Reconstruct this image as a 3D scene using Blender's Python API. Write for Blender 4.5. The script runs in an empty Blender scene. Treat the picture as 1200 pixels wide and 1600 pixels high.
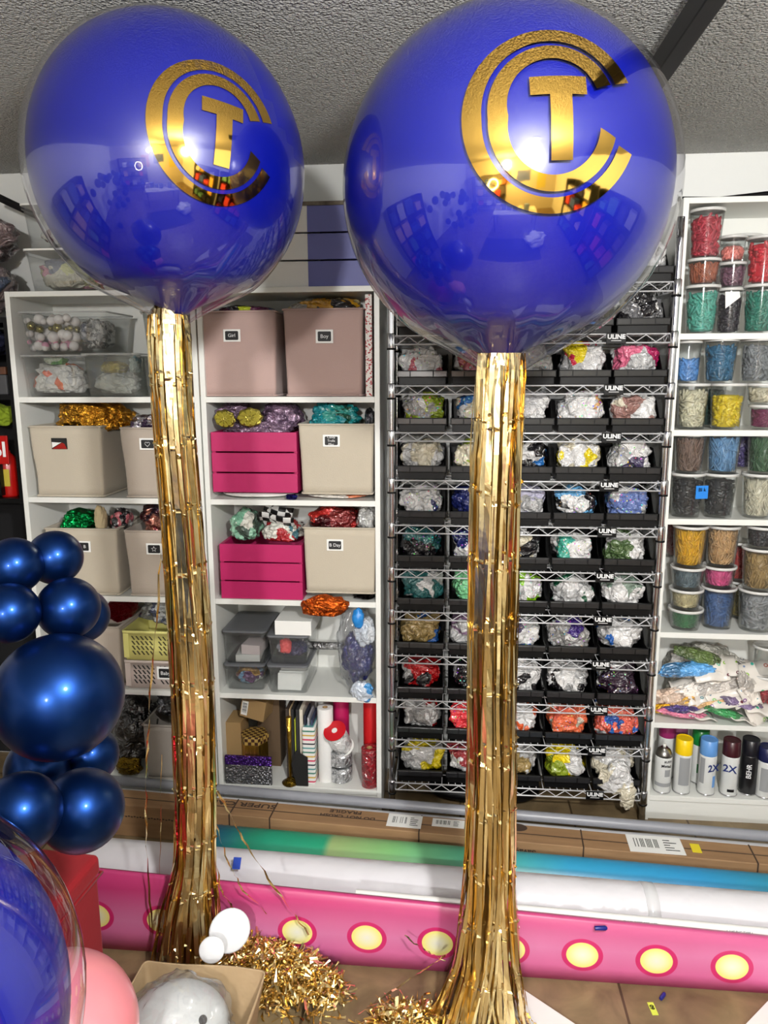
import bpy, bmesh, math, random
from mathutils import Vector, Matrix, noise
PI = math.pi
S = bpy.context.scene
COL = S.collection
random.seed(7)

# ------------------------------------------------------------------ camera
YAW, PITCH, ROLL, CAMH, FPX = 0.09032865, 0.18248767, -0.00356333, 1.79, 1155.0
_cy, _sy, _cp, _sp = math.cos(YAW), math.sin(YAW), math.cos(PITCH), math.sin(PITCH)
CF = Vector((-_sy*_cp, _cy*_cp, -_sp)); _r = Vector((_cy, _sy, 0)); _u = _r.cross(CF)
CR = _r*math.cos(ROLL) + _u*math.sin(ROLL); CU = -_r*math.sin(ROLL) + _u*math.cos(ROLL)
cam_d = bpy.data.cameras.new('camera'); cam = bpy.data.objects.new('camera', cam_d); COL.objects.link(cam)
cam_d.sensor_fit = 'HORIZONTAL'; cam_d.sensor_width = 36; cam_d.lens = FPX*36/1200
cam_d.clip_start = .02
m = Matrix((CR, CU, -CF)).transposed().to_4x4(); m.translation = Vector((0, 0, CAMH)); cam.matrix_world = m
S.camera = cam
# ------------------------------------------------------------------ world, lamps, exposure
w = bpy.data.worlds.new('world'); S.world = w; w.use_nodes = True
w.node_tree.nodes['Background'].inputs[0].default_value = (.8, .85, 1, 1)
w.node_tree.nodes['Background'].inputs[1].default_value = .25
S.view_settings.view_transform = 'Standard'; S.view_settings.look = 'None'
S.view_settings.exposure = 0.35; S.view_settings.gamma = 1; S.view_settings.use_curve_mapping = False
def lamp(name, loc, power, size, color=(1, .985, .96), kind='POINT', rot=(0, 0, 0), sy=None):
    l = bpy.data.lights.new(name, kind); l.energy = power; l.color = color
    if kind == 'POINT': l.shadow_soft_size = size
    else:
        l.shape = 'RECTANGLE' if sy else 'DISK'; l.size = size
        if sy: l.size_y = sy
    o = bpy.data.objects.new(name, l); o.location = loc; o.rotation_euler = rot; COL.objects.link(o); return o
lamp('ceiling_lamp_light', (.45, .05, 2.26), 175, .06)
lamp('rear_fill_light', (-.2, -2.2, 2.3), 260, .1, (1, .985, .96))  # added fill light that evens out the room, not a known lamp
S.cycles.max_bounces = 8; S.cycles.transparent_max_bounces = 16
S.cycles.diffuse_bounces = 4; S.cycles.glossy_bounces = 4; S.cycles.transmission_bounces = 4
S.cycles.caustics_reflective = False; S.cycles.caustics_refractive = False
S.cycles.sample_clamp_indirect = 6

def W(px, py, Y):
    """pixel of the 1200x1600 frame -> the point of the plane y=Y it shows"""
    d = CF*FPX + CR*(px-600) - CU*(py-800); t = Y/d.y
    return Vector((d.x*t, Y, CAMH + d.z*t))
def WZ(px, py, z):
    d = CF*FPX + CR*(px-600) - CU*(py-800); t = (z-CAMH)/d.z
    return Vector((d.x*t, d.y*t, z))
# ------------------------------------------------------------------ materials
def lin(c):
    if isinstance(c, str): c = tuple(int(c[i:i+2], 16) for i in (0, 2, 4))
    return tuple((x/255/12.92 if x/255 <= .04045 else ((x/255+.055)/1.055)**2.4) for x in c) + (1,)
class NT:
    def __init__(s, name):
        s.m = bpy.data.materials.new(name); s.m.use_nodes = True; s.t = s.m.node_tree; s.t.nodes.clear()
        s.out = s.n('ShaderNodeOutputMaterial')
    def n(s, typ, **kw):
        nd = s.t.nodes.new(typ)
        for k, v in kw.items():
            if k.startswith('i_'):
                key = k[2:].replace('_', ' '); nd.inputs[int(key) if key.isdigit() else key].default_value = v
            else: setattr(nd, k, v)
        return nd
    def l(s, a, b): s.t.links.new(a, b)
    def coords(s, scale=(1, 1, 1), loc=(0, 0, 0), kind='Object'):
        tc = s.n('ShaderNodeTexCoord'); mp = s.n('ShaderNodeMapping'); mp.inputs['Scale'].default_value = scale
        mp.inputs['Location'].default_value = loc; s.l(tc.outputs[kind], mp.inputs[0]); return mp.outputs[0]
    def ramp(s, fac, stops, const=False):
        r = s.n('ShaderNodeValToRGB'); s.l(fac, r.inputs[0]); e = r.color_ramp.elements
        if const: r.color_ramp.interpolation = 'CONSTANT'
        e[0].position, e[0].color = stops[0][0], lin(stops[0][1])
        e[1].position, e[1].color = stops[1][0], lin(stops[1][1])
        for p, c in stops[2:]:
            x = e.new(p); x.color = lin(c)
        return r.outputs[0]
    def bump(s, h, strength, dist=.01, normal=None):
        b = s.n('ShaderNodeBump'); b.inputs['Strength'].default_value = strength; b.inputs['Distance'].default_value = dist
        s.l(h, b.inputs['Height'])
        if normal: s.l(normal, b.inputs['Normal'])
        return b.outputs[0]
_mats = {}
def mat(name, c=(200, 200, 200), r=.5, metal=0, coat=0, bump=None, vary=None, spec=None, coatr=.05, trans=0, sheen=0):
    if name in _mats: return _mats[name]
    t = NT(name); p = t.n('ShaderNodeBsdfPrincipled'); t.l(p.outputs[0], t.out.inputs[0])
    p.inputs['Base Color'].default_value = lin(c); p.inputs['Roughness'].default_value = r; p.inputs['Metallic'].default_value = metal
    p.inputs['Coat Weight'].default_value = coat; p.inputs['Coat Roughness'].default_value = coatr
    p.inputs['Sheen Weight'].default_value = sheen
    if spec is not None: p.inputs['Specular IOR Level'].default_value = spec
    if bump:
        nz = t.n('ShaderNodeTexNoise', i_Scale=bump[0], i_Detail=3.0); t.l(t.coords(), nz.inputs[0])
        b = t.bump(nz.outputs[0], bump[1], bump[2] if len(bump) > 2 else .004); t.l(b, p.inputs['Normal']); t.l(b, p.inputs['Coat Normal'])
    if vary:
        nz = t.n('ShaderNodeTexNoise', i_Scale=vary[0], i_Detail=4.0); t.l(t.coords(), nz.inputs[0])
        t.l(t.ramp(nz.outputs[0], [(.3, c), (.7, vary[1])]), p.inputs['Base Color'])
    _mats[name] = t.m; return t.m
def schlick(t, ior):
    f0 = ((ior-1)/(ior+1))**2
    lw = t.n('ShaderNodeLayerWeight'); lw.inputs[0].default_value = .5
    pw = t.n('ShaderNodeMath', operation='POWER'); t.l(lw.outputs['Facing'], pw.inputs[0]); pw.inputs[1].default_value = 5
    ma = t.n('ShaderNodeMath', operation='MULTIPLY_ADD'); t.l(pw.outputs[0], ma.inputs[0]); ma.inputs[1].default_value = 1-f0; ma.inputs[2].default_value = f0
    return ma.outputs[0]
def clear(name, tint=(255, 255, 255), milky=.12, milk=(230, 230, 230), ior=1.45, rough=.05):
    if name in _mats: return _mats[name]
    t = NT(name)
    tr = t.n('ShaderNodeBsdfTransparent'); tr.inputs[0].default_value = lin(tint)
    gl = t.n('ShaderNodeBsdfGlossy'); gl.inputs['Roughness'].default_value = rough
    m1 = t.n('ShaderNodeMixShader'); t.l(schlick(t, ior), m1.inputs[0]); t.l(tr.outputs[0], m1.inputs[1]); t.l(gl.outputs[0], m1.inputs[2])
    df = t.n('ShaderNodeBsdfDiffuse'); df.inputs[0].default_value = lin(milk)
    m2 = t.n('ShaderNodeMixShader'); m2.inputs[0].default_value = milky; t.l(m1.outputs[0], m2.inputs[1]); t.l(df.outputs[0], m2.inputs[2])
    t.l(m2.outputs[0], t.out.inputs[0]); _mats[name] = t.m; return t.m
def bagmat(name, cols, seed, scale=9, r=.4, dots=False, metal=0):
    """patches of several colours under a glossy film"""
    t = NT(name); p = t.n('ShaderNodeBsdfPrincipled'); t.l(p.outputs[0], t.out.inputs[0])
    co = t.coords(loc=(seed*3.1 % 17, seed*1.7 % 13, seed*.9 % 11))
    nd = t.n('ShaderNodeTexNoise', i_Scale=float(scale)*1.3, i_Detail=2.0); t.l(co, nd.inputs[0])
    vm = t.n('ShaderNodeVectorMath', operation='SCALE'); t.l(nd.outputs['Color'], vm.inputs[0]); vm.inputs['Scale'].default_value = 1.1/scale
    va = t.n('ShaderNodeVectorMath', operation='ADD'); t.l(co, va.inputs[0]); t.l(vm.outputs[0], va.inputs[1])
    nz = t.n('ShaderNodeTexVoronoi', i_Scale=float(scale)*1.25); t.l(va.outputs[0], nz.inputs[0])
    sc_ = t.n('ShaderNodeSeparateColor'); t.l(nz.outputs['Color'], sc_.inputs[0])
    n = len(cols)
    if n == 1: base = None; p.inputs['Base Color'].default_value = lin(cols[0])
    else:
        base = t.ramp(sc_.outputs[0], [(i/n, c) for i, c in enumerate(cols)], const=True)
    if dots and base is not None:
        v = t.n('ShaderNodeTexVoronoi', i_Scale=70.0); t.l(co, v.inputs[0])
        lt = t.n('ShaderNodeMath', operation='LESS_THAN'); t.l(v.outputs['Distance'], lt.inputs[0]); lt.inputs[1].default_value = .2
        mx = t.n('ShaderNodeMix', data_type='RGBA'); t.l(lt.outputs[0], mx.inputs[0]); t.l(base, mx.inputs[6]); t.l(v.outputs['Color'], mx.inputs[7]); base = mx.outputs[2]
    if base is not None: t.l(base, p.inputs['Base Color'])
    p.inputs['Roughness'].default_value = r; p.inputs['Coat Weight'].default_value = 1; p.inputs['Coat Roughness'].default_value = .07; p.inputs['Coat IOR'].default_value = 1.7
    p.inputs['Metallic'].default_value = metal
    n2 = t.n('ShaderNodeTexNoise', i_Scale=24.0, i_Detail=2.5, i_Distortion=2.2); t.l(co, n2.inputs[0])
    b = t.bump(n2.outputs[0], .8, .02); t.l(b, p.inputs['Normal']); t.l(b, p.inputs['Coat Normal'])
    return t.m
WHITE = mat('white_melamine', (226, 227, 222), .35)
OFFW = mat('white_paint', (226, 227, 224), .7, bump=(60, .15))
BLACK = mat('black_plastic', (6, 6, 7), .42, spec=.22)
CHROME = mat('chrome', (205, 205, 208), .16, 1)
DARK = mat('black_cloth', (12, 12, 15), .9)
# ------------------------------------------------------------------ mesh builder
class MB:
    def __init__(s): s.b = bmesh.new(); s.mi = 0
    def _f(s, vs, smooth=False):
        try:
            f = s.b.faces.new(vs); f.material_index = s.mi; f.smooth = smooth; return f
        except ValueError: return None
    def box(s, x0, x1, y0, y1, z0, z1, M=None, taper=None):
        P = [(x0, y0, z0), (x1, y0, z0), (x1, y1, z0), (x0, y1, z0), (x0, y0, z1), (x1, y0, z1), (x1, y1, z1), (x0, y1, z1)]
        v = [s.b.verts.new((M @ Vector(p)) if M else p) for p in P]
        for q in ((0, 3, 2, 1), (4, 5, 6, 7), (0, 1, 5, 4), (1, 2, 6, 5), (2, 3, 7, 6), (3, 0, 4, 7)): s._f([v[i] for i in q])
        return s
    def lathe(s, prof, n=24, c=(0, 0, 0), M=None, smooth=True, cap=True, sx=1, sy=1):
        rings = []
        for r, z in prof:
            rings.append([s.b.verts.new(((M @ Vector((c[0]+r*math.cos(2*PI*k/n)*sx, c[1]+r*math.sin(2*PI*k/n)*sy, c[2]+z))) if M else (c[0]+r*math.cos(2*PI*k/n)*sx, c[1]+r*math.sin(2*PI*k/n)*sy, c[2]+z))) for k in range(n)])
        for a, b in zip(rings, rings[1:]):
            for k in range(n): s._f([a[k], a[(k+1) % n], b[(k+1) % n], b[k]], smooth)
        if cap: s._f(rings[0][::-1]); s._f(rings[-1])
        return s
    def tube(s, pts, r, n=8, smooth=True, cap=True):
        pts = [Vector(p) for p in pts]; rings = []
        up = Vector((0, 0, 1))
        for i, p in enumerate(pts):
            d = (pts[min(i+1, len(pts)-1)]-pts[max(i-1, 0)]).normalized()
            a = d.cross(up if abs(d.dot(up)) < .95 else Vector((0, 1, 0))).normalized(); b = a.cross(d)
            rr = r[i] if isinstance(r, (list, tuple)) else r
            rings.append([s.b.verts.new(p+(a*math.cos(2*PI*k/n)+b*math.sin(2*PI*k/n))*rr) for k in range(n)])
        for a, b in zip(rings, rings[1:]):
            for k in range(n): s._f([a[k], b[k], b[(k+1) % n], a[(k+1) % n]], smooth)
        if cap: s._f(rings[0]); s._f(rings[-1][::-1])
        return s
    def ribbon(s, pts, wid, smooth=False):
        """pts: list of (point, side vector)"""
        pr = None
        for p, sd in pts:
            a = s.b.verts.new(p-sd*wid/2); b = s.b.verts.new(p+sd*wid/2)
            if pr: s._f([pr[0], pr[1], b, a], smooth)
            pr = (a, b)
        return s
    def prism(s, poly, y0, y1, M=None):
        T = (lambda p: M @ Vector(p)) if M else (lambda p: p)
        a = [s.b.verts.new(T((x, y0, z))) for x, z in poly]; b = [s.b.verts.new(T((x, y1, z))) for x, z in poly]
        s._f(a); s._f(b[::-1]); n = len(poly)
        for k in range(n): s._f([a[k], b[k], b[(k+1) % n], a[(k+1) % n]])
        return s
    def crumple(s, c, sx, sy, sz, seed=0, sub=4, amp=.3, fr=1.6, flat=-.75, ridge=.25, boxy=1):
        g = bmesh.ops.create_icosphere(s.b, subdivisions=sub, radius=1)
        off = Vector((seed*7.13 % 50, seed*3.7 % 50, seed*1.3 % 50))
        for v in g['verts']:
            p = v.co.copy(); q = p*fr+off
            k = 1+amp*(noise.noise(q)*1.2+.5*noise.noise(q*2.3)-.55*abs(noise.noise(q*2.1+Vector((5, 0, 0))))-.35*abs(noise.noise(q*4.4)))
            dd = noise.voronoi(p*2.6+off)[0]; k -= ridge*max(0, .45-(dd[1]-dd[0]))
            if boxy != 1: p = Vector([math.copysign(abs(x_)**boxy, x_) for x_ in p])
            p *= k; p.z = max(p.z, flat)
            v.co = Vector((c[0]+p.x*sx, c[1]+p.y*sy, c[2]+p.z*sz))
        for v in g['verts']:
            for f in v.link_faces: f.material_index = s.mi; f.smooth = True
        return s
    def sphere(s, c, r, sx=1, sy=1, sz=1, sub=3, n=None):
        g = bmesh.ops.create_icosphere(s.b, subdivisions=sub, radius=1)
        for v in g['verts']: v.co = Vector((c[0]+v.co.x*r*sx, c[1]+v.co.y*r*sy, c[2]+v.co.z*r*sz))
        for v in g['verts']:
            for f in v.link_faces: f.smooth = True; f.material_index = s.mi
        return s
    def build(s, name, mats, parent=None, loc=None, bevel=0, bseg=2, rot=None, solid=0):
        me = bpy.data.meshes.new(name); bmesh.ops.recalc_face_normals(s.b, faces=s.b.faces) if not solid else None
        s.b.to_mesh(me); s.b.free()
        for m_ in (mats if isinstance(mats, (list, tuple)) else [mats]): me.materials.append(m_)
        o = bpy.data.objects.new(name, me); COL.objects.link(o)
        if parent: o.parent = parent
        if loc is not None: o.location = loc
        if rot is not None: o.rotation_euler = rot
        if solid:
            md = o.modifiers.new('thick', 'SOLIDIFY'); md.thickness = solid
        if bevel:
            md = o.modifiers.new('bevel', 'BEVEL'); md.width = bevel; md.segments = bseg; md.limit_method = 'ANGLE'
            md.harden_normals = False
        return o
def tag(o, label=None, cat=None, group=None, kind=None):
    if label: o['label'] = label
    if cat: o['category'] = cat
    if group: o['group'] = group
    if kind: o['kind'] = kind
    return o
def thing(name, label, cat, loc=(0, 0, 0), rz=0, group=None):
    o = bpy.data.objects.new(name, None); COL.objects.link(o); o.location = loc; o.rotation_euler = (0, 0, rz)
    o.empty_display_size = .05; return tag(o, label, cat, group)
def copy_tree(o, parent=None):
    c = o.copy(); COL.objects.link(c)
    if parent: c.parent = parent
    for ch in list(o.children): copy_tree(ch, c)
    return c
_txt = {}
def text(s, size, m_, parent, loc, rot=(PI/2, 0, 0), name='lettering', ext=.0004, sx=1, bold=0):
    key = (s, size, m_.name, sx, bold)
    if key not in _txt:
        cu = bpy.data.curves.new('t', 'FONT'); cu.body = s; cu.size = size; cu.align_x = 'CENTER'; cu.align_y = 'CENTER'
        cu.extrude = ext; cu.offset = bold; cu.resolution_u = 3
        ob = bpy.data.objects.new('t', cu); COL.objects.link(ob)
        dg = bpy.context.evaluated_depsgraph_get(); me = bpy.data.meshes.new_from_object(ob.evaluated_get(dg))
        bpy.data.objects.remove(ob); me.materials.clear(); me.materials.append(m_)
        for v in me.vertices: v.co.x *= sx
        _txt[key] = me
    o = bpy.data.objects.new(name, _txt[key]); COL.objects.link(o); o.parent = parent; o.location = loc; o.rotation_euler = rot
    return o

# ================================================================== THE ROOM
CZ = 2.625; WY = 3.14; XL, XR, YB = -2.75, 2.5, -3.4
t = NT('popcorn_ceiling'); p = t.n('ShaderNodeBsdfPrincipled', i_Roughness=.95); t.l(p.outputs[0], t.out.inputs[0])
p.inputs['Base Color'].default_value = lin((232, 231, 226))
co = t.coords()
v = t.n('ShaderNodeTexVoronoi', i_Scale=125.0, feature='SMOOTH_F1'); v.inputs['Smoothness'].default_value = .4; t.l(co, v.inputs[0])
nz = t.n('ShaderNodeTexNoise', i_Scale=150.0, i_Detail=3.0); t.l(co, nz.inputs[0])
ad = t.n('ShaderNodeMath', operation='SUBTRACT'); t.l(nz.outputs[0], ad.inputs[0]); t.l(v.outputs['Distance'], ad.inputs[1])
t.l(t.bump(ad.outputs[0], 1.0, .05), p.inputs['Normal'])
POPCORN = t.m
t = NT('tan_floor_tile'); p = t.n('ShaderNodeBsdfPrincipled', i_Roughness=.42); t.l(p.outputs[0], t.out.inputs[0])
co = t.coords(loc=(.17, .27, 0))
br = t.n('ShaderNodeTexBrick', offset=.5); t.l(co, br.inputs[0]); br.inputs['Scale'].default_value = 1
br.inputs['Brick Width'].default_value = .46; br.inputs['Row Height'].default_value = .46; br.inputs['Mortar Size'].default_value = .004
br.inputs['Mortar Smooth'].default_value = .1
br.inputs['Color1'].default_value = lin((146, 127, 98)); br.inputs['Color2'].default_value = lin((138, 119, 90)); br.inputs['Mortar'].default_value = lin((84, 68, 50))
nz = t.n('ShaderNodeTexNoise', i_Scale=9.0, i_Detail=8.0, i_Distortion=.6); t.l(t.coords(), nz.inputs[0])
mx = t.n('ShaderNodeMix', data_type='RGBA', blend_type='MULTIPLY'); mx.inputs[0].default_value = .75
t.l(br.outputs[0], mx.inputs[6]); t.l(t.ramp(nz.outputs[0], [(.3, (150, 140, 125)), (.7, (255, 252, 240))]), mx.inputs[7]); t.l(mx.outputs[2], p.inputs['Base Color'])
t.l(t.bump(nz.outputs[0], .2, .004), p.inputs['Normal'])
TILE = t.m
def struct(name, mb, m_, **k):
    return tag(mb.build(name, m_, **k), kind='structure')
struct('floor', MB().box(XL, XR, YB, WY, -.1, 0), TILE)
struct('ceiling', MB().box(XL, XR, YB, WY, CZ, CZ+.1), POPCORN)
struct('wall_back', MB().box(XL, XR, WY, WY+.1, -.1, CZ+.1), OFFW)
struct('wall_left', MB().box(XL-.1, XL, YB, WY, -.1, CZ+.1), OFFW)
struct('wall_right', MB().box(XR, XR+.1, YB, WY, -.1, CZ+.1), OFFW)
struct('wall_rear', MB().box(XL, XR, YB-.1, YB, -.1, CZ+.1), mat('cream_paint', (196, 190, 178), .7))

# ------------------------------------------------------------------ generic pieces
def rrect(w_, d_, r, n=4):
    P = []
    for cx, cy, a0 in ((w_/2-r, -d_/2+r, -PI/2), (w_/2-r, d_/2-r, 0), (-w_/2+r, d_/2-r, PI/2), (-w_/2+r, -d_/2+r, PI)):
        for k in range(n+1):
            a = a0+PI/2*k/n; P.append((cx+r*math.cos(a), cy+r*math.sin(a)))
    return P
def subdiv(P, step=.03):
    out = []
    for i, a in enumerate(P):
        b = P[(i+1) % len(P)]; L = math.hypot(b[0]-a[0], b[1]-a[1]); n = max(1, int(L/step))
        for k in range(n): out.append((a[0]+(b[0]-a[0])*k/n, a[1]+(b[1]-a[1])*k/n))
    return out
def loft(mb, rings, smooth=True, bottom=True, top=True, closed=True):
    R = [[mb.b.verts.new(p) for p in r] for r in rings]
    for a, b in zip(R, R[1:]):
        n = len(a)
        for k in range(n if closed else n-1): mb._f([a[k], a[(k+1) % n], b[(k+1) % n], b[k]], smooth)
    if bottom: mb._f(R[0][::-1])
    if top: mb._f(R[-1])
    return mb
def container(mb, wb, db, wt, dt, h, th=.003, r=.012, rim=0, step=.04, noise_amp=0, seed=0, nz=6, z0=0):
    """open-topped box or tub with wall thickness, base z0"""
    def ring(f, inset, z):
        w_, d_ = wb+(wt-wb)*f-2*inset, db+(dt-db)*f-2*inset
        P = subdiv(rrect(w_, d_, max(r-inset, .002)), step); o = []
        for x, y in P:
            if noise_amp:
                k = noise_amp*noise.noise(Vector((x*9+seed, y*9, z*7)))
                L = math.hypot(x, y); x += x/L*k; y += y/L*k
            o.append((x, y, z0+z))
        return o
    base = subdiv(rrect(wb, db, r), step); N = len(base)
    rings = []
    def fix(P):   # same vertex count for every ring
        return P if len(P) == N else [P[int(i*len(P)/N)] for i in range(N)]
    def ring2(f, inset, z):
        sx = (wb+(wt-wb)*f-2*inset)/wb; sy = (db+(dt-db)*f-2*inset)/db; o = []
        for x, y in base:
            X, Y = x*sx, y*sy
            if noise_amp:
                k = noise_amp*noise.noise(Vector((x*7+seed, y*7, z*6))); L = math.hypot(X, Y); X += X/L*k; Y += Y/L*k
            o.append((X, Y, z0+z))
        return o
    for i in range(nz+1): rings.append(ring2(i/nz, 0, h*i/nz))
    if rim:
        rings.insert(-1, ring2(1, 0, h-.012)); rings[-1] = ring2(1, -rim, h-.012); rings.append(ring2(1, -rim, h))
    rings.append(ring2(1, th, h))
    for i in range(nz, -1, -1): rings.append(ring2(i/nz, th, max(th, h*i/nz-.001)))
    loft(mb, rings, True, True, True)
    return mb

def cabinet(label, X0, X1, Yf, Yb, shelves, ztop, plinth=True, group=None):
    c = thing('bookcase', label, 'bookcase', ((X0+X1)/2, (Yf+Yb)/2, 0), group=group); ox, oy = (X0+X1)/2, (Yf+Yb)/2
    T = .02
    for x in (X0, X1-T): MB().box(x-ox, x+T-ox, Yf-oy, Yb-oy, 0, ztop).build('side_panel', WHITE, c, bevel=.0012)
    MB().box(X0+T-ox, X1-T-ox, Yb-.006-oy, Yb-oy, .03, ztop-T).build('back_panel', WHITE, c)
    MB().box(X0+T-ox, X1-T-ox, Yf+.001-oy, Yb-.006-oy, ztop-T, ztop).build('top_panel', WHITE, c, bevel=.0012)
    for z in shelves: MB().box(X0+T-ox, X1-T-ox, Yf+.002-oy, Yb-.007-oy, z-.022, z).build('shelf', WHITE, c, bevel=.0012)
    if plinth: MB().box(X0+T-ox, X1-T-ox, Yf+.012-oy, Yf+.028-oy, 0, shelves[-1]-.024).build('plinth', WHITE, c)
    return c
YF, YB2 = 2.80, 3.12
ZS = [1.712, 1.313, .905, .50, .09]
cabinet('white bookcase on the left, full of beige fabric bins, reaching down behind the navy balloons', -1.715, -.966, YF, YB2, ZS, 2.112)
cabinet('white bookcase with the two magenta slatted crates, left of the wire rack', -.960, -.268, YF, YB2, ZS, 2.115)
RZ = [1.936, 1.588, 1.253, .803, .425, .108]
cabinet('tall white bookcase at the right edge holding lidded plastic tubs and spray cans', .803, 1.66, 2.83, YB2, RZ, 2.40)

# ------------------------------------------------------------------ fabric bins
BEIGE = mat('beige_canvas', (186, 176, 158), .9, bump=(260, .35, .002), sheen=.2)
TAUPE = mat('taupe_canvas', (172, 160, 147), .9, bump=(260, .35, .002), sheen=.2)
ROSE = mat('dusty_rose_canvas', (182, 155, 148), .9, bump=(260, .35, .002), sheen=.2)
CARD = mat('white_card_frame', (232, 232, 228), .5)
CHALK = mat('black_chalk_label', (20, 21, 23), .6)
CHW = mat('chalk_white', (225, 225, 225), .8)
def bin_label(parent, x, y, z, lines=None, shape=None, w_=.066, h_=.046, tilt=0):
    MB().box(-w_/2, w_/2, -.002, .001, -h_/2, h_/2)
    f = MB().box(-w_/2, w_/2, -.002, .001, -h_/2, h_/2).build('label_frame', CARD, parent, (x, y, z), bevel=.001, rot=(0, tilt, 0))
    g = MB(); P = rrect(w_*.76, h_*.72, .004, 3); loft(g, [[(a, -.003, b) for a, b in P], [(a, -.002, b) for a, b in P]], False); g.build('label_card', CHALK, f)
    if lines:
        n = len(lines)
        for i, s in enumerate(lines): text(s, min(h_*.4, h_*.8/n), CHW, f, (0, -.0034, (n-1)*h_*.3/max(n-1, 1)-i*(h_*.6/max(n-1, 1)) if n > 1 else 0))
    if shape:
        if shape == 'heart': pts = [(.55*16*math.sin(a)**3/16, .55*(13*math.cos(a)-5*math.cos(2*a)-2*math.cos(3*a)-math.cos(4*a))/16) for a in [2*PI*k/24 for k in range(25)]]
        else: pts = [((.62 if k % 2 == 0 else .27)*math.sin(PI*k/5), (.62 if k % 2 == 0 else .27)*math.cos(PI*k/5)) for k in range(11)]
        MB().tube([(a*h_*.4, -.0036, b*h_*.4) for a, b in pts], .0009, 5).build('drawn_'+shape, CHW, f)
    return f
def fabric_bin(label, x0, x1, zb, h, m_, Y=2.81, d=.28, seed=0, lab=None, rz=0, hole=False, group='fabric storage bins', top=1.0):
    w_ = x1-x0
    t_ = thing('fabric_bin', label, 'storage bin', ((x0+x1)/2, Y+d/2, zb), rz, group)
    container(MB(), w_*.94, d*.95, w_*top, d, h, .006, .012, 0, .022, .006, seed, 8).build('fabric_body', m_, t_)
    # seams along the rim
    P = rrect(w_*top+.003, d+.003, .012); MB().tube([(a, b, h-.004) for a, b in P+P[:1]], .003, 6).build('rim_seam', m_, t_)
    P = rrect(w_*.94+.004, d*.95+.004, .012); MB().tube([(a, b, .004) for a, b in P+P[:1]], .004, 6).build('base_seam', m_, t_)
    if lab:
        lx, lz, kw = lab; bin_label(t_, lx*w_, -d/2*(.95+.05*lz/h)-.004, lz, **kw)
    if hole:
        hx, hz = hole
        f = MB().box(-.032, .032, -.001, .001, -.022, .022).build('handle_opening', mat('dark_gap', (30, 30, 28), .9), t_, (hx*w_, -d/2*(.95+.05*hz/h)-.004, hz))
        MB().prism([(-.03, -.021), (.031, -.021), (.022, -.001), (.012, .004)], -.002, -.0012).build('red_card', mat('red_gloss', (150, 25, 20), .3), f)
        MB().prism([(-.03, -.017), (.01, .005), (-.0, .004), (-.03, .006)], -.0016, -.0011).build('white_card', CARD, f)
    return t_
fabric_bin('beige fabric bin with an open hand slot, heaped with gold foil, upper left bookcase', W(49, 720, 2.81).x, W(160, 720, 2.81).x+.0, 1.314, .285, BEIGE, seed=1, hole=(-.08, .215))
fabric_bin('taupe fabric bin with a heart label, second shelf down behind the gold tassel', W(190, 720, 2.81).x, W(303, 720, 2.81).x, 1.314, .28, TAUPE, seed=2, lab=(-.12, .215, dict(shape='heart')))
fabric_bin('beige fabric bin with green foil on top, beside the navy balloons', W(73, 880, 2.81).x, W(185, 880, 2.81).x, .906, .28, BEIGE, seed=3, lab=(.03, .205, dict(lines=['A B']), ))
fabric_bin('taupe fabric bin with a star label under dark red foil', W(197, 880, 2.81).x, W(318, 880, 2.81).x, .906, .275, TAUPE, seed=4, lab=(-.12, .2, dict(shape='star')))
fabric_bin('taupe fabric bin left of the yellow crate, half hidden by the navy balloons', W(100, 1020, 2.81).x, W(188, 1020, 2.81).x, .501, .27, TAUPE, seed=5)
fabric_bin('grey fabric bin on the bottom shelf below the pink crate', W(224, 1170, 2.81).x, W(330, 1170, 2.81).x, .091, .25, mat('grey_canvas', (150, 143, 135), .9, bump=(260, .35, .002)), seed=6)
fabric_bin('dusty rose fabric bin labelled Girl', W(313, 560, 2.81).x, W(432, 560, 2.81).x+.0, 1.713, .32, ROSE, seed=7, lab=(-.07, .228, dict(lines=['Girl'])), group='dusty rose fabric bins')
fabric_bin('dusty rose fabric bin labelled Boy', W(443, 560, 2.81).x, W(568, 560, 2.81).x, 1.713, .325, ROSE, seed=8, lab=(.02, .222, dict(lines=['Boy'], h_=.05)), group='dusty rose fabric bins')
fabric_bin('beige fabric bin with a three line chalk label beside the upper magenta crate', W(467, 710, 2.81).x, W(584, 710, 2.81).x, 1.335, .275, BEIGE, seed=9, lab=(-.06, .21, dict(lines=['Candy', 'Trolls', 'Misc'])))
fabric_bin('beige fabric bin labelled B Day beside the lower magenta crate', W(474, 870, 2.81).x, W(588, 870, 2.81).x, .935, .27, BEIGE, seed=10, lab=(-.06, .2, dict(lines=['B Day'])))

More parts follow.
